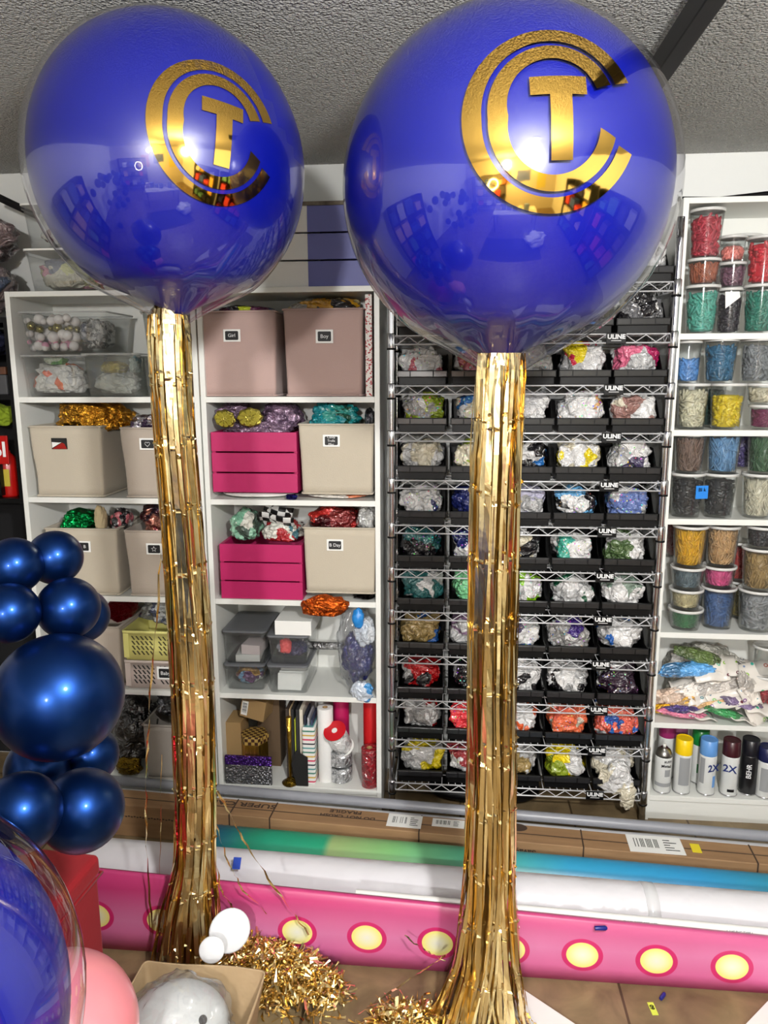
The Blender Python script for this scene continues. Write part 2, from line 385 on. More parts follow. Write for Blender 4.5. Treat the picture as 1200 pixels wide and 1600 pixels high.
# ------------------------------------------------------------------ heaps and bags
def foil(name, c, r=.2, metal=1, sc=14):
    if name in _mats: return _mats[name]
    t = NT(name); p = t.n('ShaderNodeBsdfPrincipled', i_Roughness=r, i_Metallic=metal); t.l(p.outputs[0], t.out.inputs[0])
    p.inputs['Base Color'].default_value = lin(c)
    nz = t.n('ShaderNodeTexNoise', i_Scale=float(sc)*2.2, i_Detail=4.0, i_Distortion=2.0); t.l(t.coords(), nz.inputs[0])
    t.l(t.bump(nz.outputs[0], .9, .02), p.inputs['Normal']); _mats[name] = t.m; return t.m
def lump(name, label, cat, x0, x1, zb, zt, Y, d, m_, seed, group=None, amp=.2, fr=1.5, flat=-.8, kind=None, rz=0, sub=5, ridge=.14, boxy=.85):
    """crumpled soft thing spanning x0..x1 and zb..zt with its front near Y"""
    h = zt-zb; mb = MB(); mb.crumple((0, 0, h*.5), (x1-x0)/2*.92, d/2*.92, h*.5/.95, seed, sub, amp, fr, flat, ridge, boxy)
    o = mb.build(name, m_, None, ((x0+x1)/2, Y+d/2, zb), rot=(0, 0, rz))
    return tag(o, label, cat, group, kind)
def LX(px, py, Y=2.83): return W(px, py, Y).x
GOLDF = foil('gold_foil_sheet', (222, 160, 52), .22)
lump('foil_sheet', 'crumpled gold foil heaped on the hand-slot bin', 'foil', LX(62, 650), LX(196, 650), 1.56, 1.70, 2.83, .22, GOLDF, 11)
lump('plastic_bag', 'silver and purple foil scraps poking out of the heart label bin', 'foil', LX(190, 650), LX(255, 650), 1.55, 1.64, 2.83, .2, bagmat('silver_purple', [(60, 40, 70), (170, 165, 170), (120, 100, 90)], 5, 20, .25, metal=.6), 12)
lump('foil_balloon', 'crumpled green foil balloon in the beige bin by the navy balloons', 'foil balloon', LX(80, 815), LX(140, 815), 1.15, 1.245, 2.83, .17, foil('green_foil', (20, 150, 75), .2), 13)
lump('paper_bag', 'small cream paper stick bag beside the green foil', 'bag', LX(141, 815), LX(160, 815), 1.15, 1.27, 2.84, .06, mat('kraft_cream', (196, 178, 140), .8), 14, amp=.1)
lump('plastic_bag', 'clear and black plastic scraps at the back of the green foil bin', 'bag', LX(158, 815), LX(192, 815), 1.15, 1.25, 2.86, .12, bagmat('clear_black', [(30, 30, 36), (180, 180, 178), (200, 110, 120)], 8, 24, .3), 15)
lump('foil_balloon', 'crumpled dark red foil heaped on the star label bin', 'foil balloon', LX(197, 810), LX(318, 810), 1.13, 1.285, 2.83, .22, bagmat('dark_red_foil', [(70, 12, 22), (130, 20, 34), (40, 20, 50), (190, 120, 100)], 3, 14, .22, metal=.75), 16)
lump('foil_balloon', 'red glitter foil on the taupe bin beside the clear bag', 'foil balloon', LX(150, 955), LX(196, 955), .765, .86, 2.83, .2, foil('red_glitter', (110, 15, 25), .3, 1, 60), 17)
lump('plastic_bag', 'clear plastic bag lying on the yellow crate', 'bag', LX(198, 955), LX(325, 955), .745, .875, 2.84, .22, bagmat('clear_grey', [(120, 122, 118), (160, 162, 160), (60, 66, 84)], 7, 12, .25), 18)
lump('plastic_bag', 'black plastic bags stuffed in the bottom left compartment', 'bag', LX(150, 1150), LX(232, 1150), .092, .40, 2.82, .26, bagmat('black_bag', [(10, 10, 12), (16, 16, 20)], 9, 9, .35), 19)
lump('plastic_bag', 'black and silver bag on top of the grey fabric bin', 'bag', LX(222, 1105), LX(332, 1105), .335, .465, 2.83, .24, bagmat('black_silver', [(12, 12, 14), (26, 26, 30), (110, 112, 118)], 4, 9, .3), 20)
lump('foil_balloon', 'small gold foil piece on the bottom shelf behind the navy balloons', 'foil balloon', LX(180, 1210), LX(224, 1210), .092, .17, 2.80, .08, foil('dark_gold', (120, 95, 30), .25), 21)
lump('foil_balloon', 'magenta and black foil lying on the Girl bin', 'foil balloon', LX(318, 490), LX(432, 490), 1.99, 2.06, 2.84, .22, bagmat('magenta_black', [(25, 22, 30), (90, 20, 70), (18, 30, 80), (180, 190, 40)], 2, 12, .25), 22)
lump('plastic_bag', 'yellow and clear party packs heaped on the Boy bin', 'bag', LX(440, 475), LX(566, 475), 1.99, 2.09, 2.83, .24, bagmat('yellow_pack', [(170, 168, 160), (215, 160, 40), (40, 40, 44), (205, 190, 140), (205, 150, 30)], 6, 12, .25), 23)
lump('foil_balloon', 'teal and green foil balloons standing in the three-line label bin', 'foil balloon', LX(470, 640), LX(566, 640), 1.565, 1.685, 2.84, .22, bagmat('teal_foil', [(10, 80, 60), (10, 150, 155), (60, 160, 150), (12, 140, 150)], 6, 9, .25), 24, ridge=.3)
lump('foil_balloon', 'crumpled dark foil at the right of the three-line label bin', 'foil balloon', LX(564, 645), LX(585, 645), 1.56, 1.66, 2.86, .12, bagmat('dark_foil', [(20, 18, 30), (90, 90, 100)], 2, 30, .25, metal=.6), 25)
lump('foil_balloon', 'red and wine foil balloons heaped on the B Day bin', 'foil balloon', LX(474, 800), LX(560, 800), 1.165, 1.275, 2.83, .22, bagmat('wine_red', [(80, 18, 26), (130, 40, 40), (200, 45, 40), (60, 30, 30)], 12, 12, .25, metal=.4), 26)
lump('plastic_bag', 'clear plastic bag on the right of the B Day bin', 'bag', LX(553, 800), LX(588, 800), 1.17, 1.28, 2.84, .14, bagmat('clear_white', [(150, 150, 148), (185, 185, 182)], 13, 20, .25), 27)
lump('foil_balloon', 'copper foil hanging over the shelf under the B Day bin', 'foil balloon', LX(470, 936), LX(550, 936), .846, .936, 2.755, .07, foil('copper_foil', (206, 96, 34), .22), 28)
lump('foil_balloon', 'black foil squashed under the right of the B Day bin', 'foil balloon', LX(548, 932), LX(588, 932), .906, .935, 2.80, .16, foil('black_foil', (28, 26, 26), .25), 29)
lump('flat_package', 'flat white printed package under the three-line label bin', 'package', LX(470, 778), LX(582, 778), 1.314, 1.337, 2.80, .26, bagmat('white_pack', [(225, 220, 212), (228, 224, 220), (210, 120, 80), (230, 228, 226)], 3, 9, .4), 30, amp=.05, ridge=.05, flat=-.9)
lump('flat_package', 'flat white package lying under the upper magenta crate', 'package', LX(335, 773), LX(462, 773), 1.314, 1.34, 2.80, .26, mat('white_gloss', (228, 228, 224), .4), 31, amp=.03, ridge=.0, flat=-.9)
lump('foil_balloon', 'small navy foil knot at the corner of the upper magenta crate', 'foil balloon', LX(448, 775), LX(468, 775), 1.314, 1.337, 2.785, .04, foil('navy_foil', (30, 30, 90), .3), 32)
# balloon heap in the lower crate
lump('balloon_bag', 'mint green and white balloons heaped in the lower magenta crate', 'balloons', LX(348, 815), LX(400, 815), 1.12, 1.25, 2.84, .2, bagmat('mint_white', [(225, 225, 215), (130, 190, 160), (150, 205, 175), (70, 90, 80)], 4, 14, .4), 33)
lump('balloon_bag', 'white and teal patterned balloons at the right of the lower magenta crate', 'balloons', LX(398, 820), LX(470, 820), 1.12, 1.215, 2.83, .2, bagmat('white_teal', [(215, 215, 205), (225, 222, 205), (60, 110, 120), (170, 30, 40)], 9, 16, .4), 34)
# checkered foil
t = NT('black_white_check'); p = t.n('ShaderNodeBsdfPrincipled', i_Roughness=.3); t.l(p.outputs[0], t.out.inputs[0])
ck = t.n('ShaderNodeTexChecker', i_Scale=33.0); t.l(t.coords(), ck.inputs[0]); ck.inputs['Color1'].default_value = lin((15, 15, 15)); ck.inputs['Color2'].default_value = lin((205, 205, 202))
t.l(ck.outputs[0], p.inputs['Base Color']); CHECK = t.m
def sheet(name, label, cat, w_, h_, m_, loc, rot, bend=.02, seed=0, th=.0015, n=14):
    mb = MB(); R = []
    for j in range(n+1):
        R.append([((i/n-.5)*w_, bend*math.sin(i/n*5+seed)+bend*.5*math.sin(j/n*4+seed*2), (j/n-.5)*h_) for i in range(n+1)])
    loft(mb, R, True, False, False, closed=False)
    return tag(mb.build(name, m_, None, loc, rot=rot, solid=th), label, cat)
sheet('checkered_banner', 'folded black and white checkered foil in the lower magenta crate', 'foil balloon', .145, .05, CHECK, W(432, 812, 2.86), (.5, .1, 0), .01, 1)
sheet('checkered_banner', 'second strip of checkered foil standing behind the folded one', 'foil balloon', .12, .04, CHECK, W(435, 797, 2.92), (.3, .25, .1), .008, 2)
# flower-like foil petals in the upper crate
def petal_balloon(label, c, w_, h_, col, segcol, rot, seed):
    t_ = thing('petal_balloon', label, 'foil balloon', c); t_.rotation_euler = rot
    mb = MB(); n = 28; rim = []
    for k in range(n):
        a = 2*PI*k/n; rr = 1+.07*math.sin(a*8+seed); rim.append((w_/2*rr*math.cos(a), h_/2*rr*math.sin(a)))
    loft(mb, [[(x, 0, z) for x, z in rim], [(x*.96, -.008, z*.96) for x, z in rim], [(x*.6, -.014, z*.6) for x, z in rim], [(x*.05, -.015, z*.05) for x, z in rim]], True)
    mb.build('foil_body', foil('f%s' % (col,), col, .28), t_)
    for k in range(9):
        a = 2*PI*k/9+.2; ca, sa = math.cos(a), math.sin(a); g = MB()
        P = [(.16, 0), (.5, .15), (.78, .2), (.84, 0), (.78, -.2), (.5, -.15)]
        P = [(w_/2*(r*ca-q*sa), h_/2*(r*sa+q*ca)) for r, q in P]
        loft(g, [[(x, -.013, z) for x, z in P], [(x, -.0155, z) for x, z in P]], False)
        g.build('segment', mat('seg%s' % (segcol,), segcol, .35), t_)
    return t_
YEL = (214, 200, 96)
petal_balloon('yellow citrus slice foil balloon at the left of the upper magenta crate', W(352, 654, 2.82), .085, .07, YEL, (150, 138, 40), (.15, .2, 0), 1)
petal_balloon('yellow citrus slice foil balloon nearer the middle of the upper magenta crate', W(391, 652, 2.815), .1, .075, YEL, (150, 138, 40), (.1, -.1, 0), 2)
PURP = bagmat('pale_purple_foil', [(126, 100, 126), (150, 124, 148), (100, 78, 102)], 5, 10, .25, metal=.45)
lump('foil_balloon', 'pale purple foil balloon at the upper left of the upper magenta crate', 'foil balloon', LX(326, 640), LX(386, 640), 1.60, 1.69, 2.86, .16, PURP, 35)
lump('foil_balloon', 'pale purple foil balloon bulging behind the yellow slices', 'foil balloon', LX(390, 645), LX(465, 645), 1.565, 1.685, 2.86, .2, PURP, 36)
lump('foil_balloon', 'pale purple foil balloon lying along the front of the upper magenta crate', 'foil balloon', LX(336, 665), LX(465, 665), 1.545, 1.615, 2.815, .16, PURP, 37)
# ------------------------------------------------------------------ slatted crates
MAG = mat('magenta_paint', (178, 26, 92), .45, bump=(40, .12))
def crate(label, x0, x1, zb, h, Y, d, cols, group=None, n=3, cat='crate'):
    """cols: list of (fraction, material) along the front"""
    w_ = x1-x0; t_ = thing('slatted_crate', label, cat, ((x0+x1)/2, Y+d/2, zb), group=group); gap = .006; sh = (h-gap*(n-1))/n
    side = cols[0][1]
    for sy in (-1, 1):
        for i in range(n):
            f0 = 0
            for fr, m_ in cols:
                MB().box(-w_/2+w_*f0, -w_/2+w_*fr, sy*d/2-(.009 if sy > 0 else 0), sy*d/2+(.009 if sy < 0 else 0), i*(sh+gap), i*(sh+gap)+sh).build('slat', m_, t_, bevel=.001)
                f0 = fr
    for sx in (-1, 1):
        MB().box(sx*w_/2-(.014 if sx > 0 else 0), sx*w_/2+(.014 if sx < 0 else 0), -d/2+.0095, d/2-.0095, 0, h).build('end_board', cols[0 if sx < 0 else -1][1], t_, bevel=.001)
    MB().box(-w_/2+.015, w_/2-.015, -d/2+.0095, d/2-.0095, .002, .01).build('crate_floor', side, t_)
    return t_
crate('magenta slatted crate filled with purple and yellow foil', W(331, 720, 2.81).x, W(464, 720, 2.81).x, 1.341, .235, 2.81, .27, [(1, MAG)], 'magenta slatted crates')
crate('magenta slatted crate with checkered and mint balloons', W(344, 885, 2.81).x, W(472, 885, 2.81).x, .906, .225, 2.81, .27, [(1, MAG)], 'magenta slatted crates')
PERI = mat('periwinkle_paint', (104, 108, 168), .5, bump=(40, .1)); WP = mat('crate_white_paint', (226, 226, 222), .5, bump=(40, .1))
cx0 = W(300, 400, 2.82).x
c_ = crate('slatted crate painted white and periwinkle on top of the middle bookcase', cx0, cx0+.72, 2.116, .285, 2.82, .28, [((W(481, 400, 2.82).x-cx0)/.72, WP), (1, PERI)])
MB().box(-.36, .36, -.14, .14, .286, .30).build('worn_wood_lid', mat('worn_wood', (132, 122, 106), .8, vary=(30, (80, 72, 62))), c_, bevel=.001)
# patterned board, cardboard sheets
t = NT('red_white_pattern'); p = t.n('ShaderNodeBsdfPrincipled', i_Roughness=.5); t.l(p.outputs[0], t.out.inputs[0])
v = t.n('ShaderNodeTexVoronoi', i_Scale=120.0); t.l(t.coords(), v.inputs[0]); t.l(t.ramp(v.outputs['Distance'], [(0, (165, 40, 50)), (.42, (220, 214, 208))], True), p.inputs['Base Color'])
o = MB().box(-.0125, .0125, 0, .27, 0, .372).build('patterned_board', t.m, None, (W(576, 500, 2.81).x, 2.806, 1.713), bevel=.001); tag(o, 'thin red and white patterned board standing beside the Boy bin', 'board')
o = MB().box(-.014, .014, 0, .26, 0, .30).build('cardboard_sheet', mat('cardboard', (140, 110, 84), .8, bump=(80, .1)), None, (W(303, 560, 2.81).x+.004, 2.812, 1.713), bevel=.001); tag(o, 'brown cardboard standing at the left of the Girl bin', 'cardboard')

# ------------------------------------------------------------------ clear storage boxes
CLR = clear('clear_plastic', (246, 247, 247), .035, (215, 215, 212))
CLRM = clear('milky_plastic', (240, 242, 240), .10, (205, 205, 200))
LIDM = clear('rim_plastic', (240, 240, 240), .45, (215, 216, 214))
SMOKE = mat('grey_lid', (104, 106, 110), .35)
def tub(label, x0, x1, zb, h, Y, d, m_=CLR, lid=None, group='clear plastic storage boxes', rim=.006, tp=.86, cat='storage box'):
    w_ = x1-x0; t_ = thing('storage_box', label, cat, ((x0+x1)/2, Y+d/2, zb), group=group)
    container(MB(), w_*tp, d*tp, w_-2*rim, d-2*rim, h, .002, .018, rim, .06, 0, 0, 3).build('box_body', m_, t_)
    if not lid:
        P = rrect(w_-.001, d-.001, .018); MB().tube([(a, b, h-.003) for a, b in P+P[:1]], .0035, 6).build('rim', LIDM, t_)
    if lid:
        P = rrect(w_+.004, d+.004, .02); Q = rrect(w_-.02, d-.02, .015)
        mb = MB(); loft(mb, [[(a, b, h+.0005) for a, b in P], [(a, b, h+.008) for a, b in P], [(a, b, h+.010) for a, b in Q]], False); mb.build('lid', lid, t_, bevel=.001)
    return t_
def X_(px, py, Y=2.81): return W(px, py, Y).x
tub('milky clear box of pearls on the top shelf of the left bookcase', X_(26, 495, 2.78), X_(165, 495, 2.78), 1.885, .15, 2.78, .26, CLR)
tub('clear box with orange and white bags under the pearl box', X_(30, 560, 2.78), X_(133, 560, 2.78), 1.713, .16, 2.78, .2, CLR)
tub('clear box with a gold pack inside, middle of the top shelf of the left bookcase', X_(124, 552, 2.79), X_(213, 552, 2.79), 1.713, .165, 2.79, .24, CLRM)
tub('tall clear box behind the gold tassel, right end of the left bookcase top shelf', X_(214, 500, 2.81), X_(294, 500, 2.81), 1.878, .16, 2.83, .24, CLRM)
tub('clear box below the tall one behind the gold tassel', X_(214, 560, 2.81), X_(294, 560, 2.81), 1.713, .16, 2.83, .24, CLRM)
# pearls
PEARL = {'white': mat('pearl_white', (232, 226, 224), .25, coat=.5), 'gold': mat('pearl_gold', (150, 140, 80), .25, .8), 'pink': mat('pearl_pink', (214, 150, 175), .3, coat=.4)}
rnd = random.Random(4); x0, x1 = X_(44, 530, 2.84), X_(118, 530, 2.84)
pr = [('white', .016, 6, .118), ('gold', .014, 5, .09), ('white', .02, 5, .062), ('pink', .013, 6, .03), ('white', .015, 6, .014)]
NN = {'white': 'white pearl garland ball', 'gold': 'gold garland ball', 'pink': 'pink garland ball'}
for c, r, n, z in pr:
    for k in range(n):
        for dy in (0, 1):
            rr = r*rnd.uniform(.7, 1.35)
            o = MB().sphere((0, 0, 0), rr, sub=2).build('garland_ball', PEARL[c], None, (x0+(x1-x0)*(k+.4)/n+rnd.uniform(-.012, .012), 2.84+dy*.045, 1.888+max(rr, z+rnd.uniform(-.008, .01))))
            tag(o, NN[c]+' in the clear box on the top shelf', 'ball', NN[c]+'s in the pearl box')
lump('pearl_bag', 'bag of grey white pearls at the right of the pearl box', 'bag', X_(112, 530), X_(160, 530), 1.89, 2.015, 2.82, .18, bagmat('greywhite', [(150, 150, 148), (190, 188, 184), (90, 90, 88)], 3, 60, .4), 40)
lump('plastic_bag', 'white bag with orange print in the lower clear box', 'bag', X_(40, 590), X_(128, 590), 1.717, 1.845, 2.80, .16, bagmat('orange_white', [(225, 222, 218), (218, 216, 210), (215, 212, 205), (232, 120, 80)], 6, 12, .4), 41)
lump('plastic_bag', 'green pouch on the white bag in the lower clear box', 'bag', X_(60, 560), X_(96, 560), 1.835, 1.868, 2.81, .1, bagmat('greenpouch', [(110, 170, 90), (190, 200, 180)], 2, 9, .3), 42)
lump('plastic_bag', 'white bag in the middle clear box', 'bag', X_(134, 590), X_(206, 590), 1.717, 1.81, 2.82, .16, bagmat('white_gold', [(225, 224, 220), (205, 206, 204)], 2, 14, .4), 43)
lump('gold_pack', 'gold wrapped pack lying in the middle clear box', 'package', X_(146, 570), X_(192, 570), 1.80, 1.85, 2.815, .1, foil('gold_pack', (206, 186, 90), .35), 44, amp=.12)
lump('plastic_bag', 'teal wrapped bundle in the middle clear box', 'bag', X_(192, 575), X_(208, 575), 1.80, 1.87, 2.83, .1, bagmat('teal_wrap', [(40, 130, 150), (190, 205, 205)], 2, 14, .4), 45)
lump('plastic_bag', 'grey and white bags in the tall clear box', 'bag', X_(222, 520), X_(286, 520), 1.88, 2.0, 2.86, .16, bagmat('gw2', [(170, 172, 170), (205, 206, 205), (60, 120, 140)], 9, 12, .4), 46)
lump('plastic_bag', 'grey and blue bags in the box below the tall one', 'bag', X_(222, 590), X_(286, 590), 1.715, 1.83, 2.86, .16, bagmat('gw3', [(150, 152, 150), (195, 196, 195), (90, 150, 170)], 5, 12, .4), 47)
# boxes on top of the bookcase
tub('lidded clear box of bagged balloons on top of the left bookcase', X_(36, 390, 2.80), X_(150, 390, 2.80), 2.113, .145, 2.79, .25, CLR, CARD)
tub('upper lidded clear box with silver and red packs on top of the left bookcase', X_(34, 330, 2.82), X_(150, 330, 2.82), 2.272, .15, 2.80, .23, CLR, CARD)
lump('plastic_bag', 'pink and grey striped bags in the lower lidded box', 'bag', X_(44, 430), X_(146, 430), 2.117, 2.245, 2.805, .2, bagmat('pink_stripe', [(200, 196, 180), (190, 186, 170), (190, 130, 150), (120, 124, 140), (205, 205, 150)], 8, 14, .35), 48)
lump('plastic_bag', 'silver and dark red packs in the upper lidded box', 'bag', X_(44, 370), X_(146, 370), 2.276, 2.41, 2.82, .15, bagmat('silver_red', [(120, 30, 40), (200, 196, 188), (130, 128, 124), (205, 202, 196)], 7, 18, .3), 49)
# left of the bookcases: dark shelf unit with things
c = thing('storage_shelf', 'black storage shelf at the left edge, in shadow beside the white bookcase', 'shelf', (-2.1, 2.98, 0))
for x in (-.36, .345): MB().box(x, x+.015, -.14, .14, 0, 2.02).build('side_panel', BLACK, c)
for z in (.3, .85, 1.28, 1.70, 2.0): MB().box(-.345, .345, -.14, .14, z, z+.02).build('shelf', BLACK, c)
MB().box(-.345, .345, .13, .14, .02, 1.99).build('back_panel', DARK, c)
lump('clothes_bag', 'clear bag of pinkish grey fabric piled on the dark shelf at the left edge', 'bag', -2.3, -1.68, 2.2, 2.45, 2.78, .3, bagmat('mauve_bag', [(128, 110, 112), (150, 134, 136), (92, 80, 82), (140, 122, 124)], 3, 6, .35), 50, amp=.2)
lump('clothes_bag', 'clear bag with blue denim lying under the pinkish grey bag', 'bag', -2.3, -1.722, 2.021, 2.26, 2.77, .3, bagmat('denim_bag', [(116, 104, 106), (132, 118, 118), (70, 84, 110), (150, 146, 146)], 12, 5, .35), 51, amp=.2)
lump('navy_cloth', 'navy cloth bundle on the dark shelf beside the white bookcase', 'cloth', -2.2, -1.77, 1.86, 1.995, 2.81, .24, mat('navy_cloth', (18, 22, 52), .9), 52)
o = MB().box(-.2, .2, 0, .2, 0, .03).build('wooden_board', mat('dark_wood', (92, 52, 26), .6, vary=(12, (60, 34, 18))), None, (-1.97, 2.85, 1.80), bevel=.002); tag(o, 'brown wooden board on the dark shelf under the navy cloth', 'board')
o = MB().box(-.2, .2, 0, .2, 0, .078).build('grey_box', mat('grey_carton', (62, 62, 64), .7), None, (-1.97, 2.85, 1.7205), bevel=.003); tag(o, 'dark grey carton under the brown board', 'box')
# fire extinguisher
e = thing('fire_extinguisher', 'red fire extinguisher in the dark gap left of the white bookcase', 'fire extinguisher', (W(12, 790, 2.87).x, 2.90, 1.3))
RED = mat('extinguisher_red', (170, 18, 14), .3, coat=.5)
MB().lathe([(.0, 0), (.04, 0), (.044, .01), (.044, .19), (.036, .215), (.016, .232), (.014, .245)], 24).build('cylinder', RED, e)
MB().lathe([(.017, .245), (.017, .262), (.01, .27)], 16).build('valve', CHROME, e)
e.scale = (.82, .82, .78)
MB().box(-.01, .05, -.008, .008, .27, .278).build('handle', BLACK, e, bevel=.002)
MB().tube([(.0, 0, .26), (-.035, -.01, .27), (-.06, -.02, .22), (-.058, -.02, .1)], .007).build('hose', BLACK, e)
o = MB().box(-.03, .03, -.0455, -.0445, .06, .15); o.build('paper_label', mat('label_yellow', (190, 170, 60), .6), e)
s = thing('red_sign', 'red sign with white letters BI, cut by the left edge', 'sign', (W(-22, 700, 2.84).x, 2.84, W(0, 725, 2.84).z)); 
MB().box(-.09, .095, -.004, .004, 0, .115).build('panel', RED, s, bevel=.001)
text('BI', .085, CHW, s, (.055, -.0045, .057), bold=.002)
MB().box(-.05, .05, -.003, .03, -.13, 0).build('stand_foot', BLACK, s)
lump('safety_vest', 'lime yellow vest bundled above the red sign at the left edge', 'vest', W(-45, 670, 2.87).x, W(16, 670, 2.87).x, 1.585, 1.68, 2.86, .15, mat('lime_fabric', (120, 140, 20), .9), 53)
# ------------------------------------------------------------------ crates on the fourth shelf
def folding_crate(label, zb, h, m_, dark, Y=2.815, lab=False):
    x0, x1 = X_(192, 1030, 2.81)+.003, -.99; w_ = x1-x0; d = .26
    t_ = thing('folding_crate', label, 'crate', ((x0+x1)/2, Y+d/2, zb), group='perforated folding crates')
    container(MB(), w_*.97, d*.97, w_, d, h, .004, .01, .003, .08, 0, 0, 2).build('crate_body', m_, t_)
    g = MB()
    for i in range(15):
        for j in range(4):
            cx = -w_/2+.045+i*(w_-.09)/14; cz = h*.25+j*h*.17; y = -d/2*(.97+.03*cz/h)-.0022; s = .0055 if i < 8 else -.0055
            if i == 5: continue
            g.prism([(cx-s-.0026, cz+.008), (cx-s+.0026, cz+.008), (cx+s+.0026, cz-.008), (cx+s-.0026, cz-.008)], y-.001, y+.002)
    g.build('slot_pattern', dark, t_)
    for sx in (-1, 1): MB().box(sx*(w_/2-.014)-.012, sx*(w_/2-.014)+.012, -d/2-.003, -d/2+.006, .01, h-.012).build('corner_post', m_, t_, bevel=.002)
    if lab: bin_label(t_, -.0, -d/2-.006, h*.6, ['Baby'], w_=.075, h_=.055)
    return t_
folding_crate('pale pink perforated crate with a black Baby label on the fourth shelf', .501, .125, mat('blush_plastic', (200, 186, 178), .4), mat('slot_dark', (45, 42, 40), .8), lab=True)
folding_crate('yellow perforated crate stacked on the pale pink crate', .627, .128, mat('pale_yellow_plastic', (218, 212, 130), .4), mat('slot_olive', (70, 64, 34), .8))
# ------------------------------------------------------------------ shelf four of the middle bookcase
def lidded(label, px0, px1, py, zb, h, Y, d, lid=SMOKE):
    return tub(label, X_(px0, py, Y), X_(px1, py, Y), zb, h, Y, d, CLR, lid, 'grey lidded shoe boxes', .004, .9)
lidded('lower left shoe box with a grey lid, holding coloured foil', 348, 412, 1025, .501, .105, 2.83, .26)
lidded('upper left shoe box with a grey lid, holding white cards', 346, 414, 980, .617, .135, 2.83, .26)
lidded('lower right shoe box with a grey lid, full of white envelopes', 416, 480, 1035, .501, .115, 2.81, .28)
lidded('upper right shoe box with a grey lid, holding navy and coral wraps', 416, 480, 980, .629, .115, 2.81, .28)
lump('foil_scraps', 'blue purple and copper foil scraps in the lower left shoe box', 'foil', X_(356, 1055), X_(406, 1055), .505, .585, 2.85, .16, bagmat('mixfoil', [(120, 170, 210), (90, 30, 100), (200, 150, 60), (150, 70, 50), (220, 220, 220)], 5, 14, .3, metal=.4), 54)
o = MB().box(-.05, .05, 0, .12, 0, .03).build('card_pack', CARD, None, ((X_(356, 1010)+X_(408, 1010))/2, 2.85, .62), bevel=.001, rot=(0, 0, .1)); tag(o, 'white card pack lying in the upper left shoe box', 'cards')
o = MB().box(-.04, .04, 0, .1, 0, .04).build('card_pack', mat('pink_white_card', (228, 214, 214), .5), None, ((X_(360, 1000)+X_(412, 1000))/2, 2.855, .651), bevel=.001, rot=(0, 0, -.1)); tag(o, 'smaller pink-white card pack on top in the upper left shoe box', 'cards')
for k in range(7):
    o = MB().box(-.05, .05, 0, .0022, 0, .07).build('envelope', CARD, None, ((X_(424, 1050)+X_(476, 1050))/2-.004, 2.845+k*.026, .504), rot=(-.22, 0, 0)); tag(o, 'white envelope standing in the lower right shoe box', 'envelope', 'white envelopes in the lower right shoe box')
lump('wrap_roll', 'navy wrap bundle in the upper right shoe box', 'fabric', X_(424, 1005), X_(474, 1005), .633, .70, 2.85, .14, bagmat('navyw', [(30, 38, 90), (24, 28, 70), (180, 180, 190)], 6, 9, .4), 55)
lump('wrap_roll', 'coral wrap bundle in the upper right shoe box', 'fabric', X_(432, 1005), X_(452, 1005), .66, .725, 2.83, .05, mat('coral_wrap', (230, 84, 84), .5), 56)
b = thing('white_carton', 'white open-ended carton lying on the grey lids', 'box', ((X_(425, 960)+X_(487, 960))/2, 2.90, .756))
P = [(-.075, 0), (.075, 0), (.075, .058), (-.075, .058)]
MB().box(-.072, .078, -.09, .11, 0, .06).build('carton_body', CARD, b, bevel=.002)
MB().box(-.0755, -.0721, -.08, .10, .006, .054).build('open_end', mat('dark_gap', (30, 30, 28), .9), b)
o = MB().tube([(-.11, 0, 0), (.13, 0, 0)], .017, 14).build('silver_roll', foil('silver_roll', (190, 190, 192), .3), None, (X_(505, 1035, 2.95), 2.97, .655)); tag(o, 'silver foil roll end sticking out behind the shoe boxes', 'roll')
# plastic bag with blue balloons
b = thing('balloon_bag', 'large clear bag of navy balloons leaning at the right of the fourth shelf', 'bag', (X_(560, 1070, 2.80), 2.90, .505))
MB().crumple((-.012, -.02, .15), .068, .07, .12, 61, 5, .16, 1.8, -.98, .2).build('navy_balloons', bagmat('navy_latex', [(22, 28, 88), (30, 36, 104)], 3, 12, .3), b)
MB().crumple((-.02, -.03, .19), .078, .085, .2, 62, 5, .14, 1.4, -.9, .2).build('clear_film', clear('bag_film', (245, 246, 248), .06, (225, 228, 232), 1.6, .12), b)
MB().crumple((.022, -.05, .26), .045, .05, .07, 63, 4, .2, 1.8, -1, .2).build('white_film', bagmat('white_film', [(214, 218, 224), (196, 204, 214)], 3, 12, .35), b)
MB().crumple((-.0, -.085, .33), .026, .02, .045, 64, 3, .2, 2, -1, .2).build('blue_print', mat('cyan_print', (40, 130, 205), .4), b)
MB().crumple((.015, -.09, .02), .05, .03, .045, 65, 4, .2, 2, -2, .2).build('bag_tail', bagmat('tail_film', [(205, 214, 226), (190, 200, 214), (60, 140, 200)], 6, 14, .35), b)
# ------------------------------------------------------------------ bottom shelf of the middle bookcase
KRAFT = mat('kraft_card', (158, 128, 84), .75, bump=(60, .1))
z0 = .0905
def card_box(name, label, cat, px, py, Y, w_, d, h, m_, zb=z0, rz=0, bev=.0015, tilt=0):
    o = MB().box(-w_/2, w_/2, 0, d, 0, h).build(name, m_, None, (W(px, py, Y).x, Y, zb), bevel=bev, rot=(0, tilt, rz)); return tag(o, label, cat)
card_box('kraft_box', 'tall kraft cardboard box behind the holographic packet', 'box', 362, 1160, 2.86, .085, .12, .25, KRAFT)
card_box('kraft_box', 'dark brown box at the back of the bottom shelf', 'box', 420, 1140, 2.96, .10, .1, .34, mat('brown_card', (96, 76, 54), .8))
kb = thing('kraft_box', 'tilted kraft box with a barcode sticker leaning on the boxes below', 'box', (W(392, 1110, 2.87).x, 2.87, .355)); kb.rotation_euler = (0, .18, -.15)
MB().box(-.055, .055, 0, .1, 0, .09).build('box_body', KRAFT, kb, bevel=.0015)
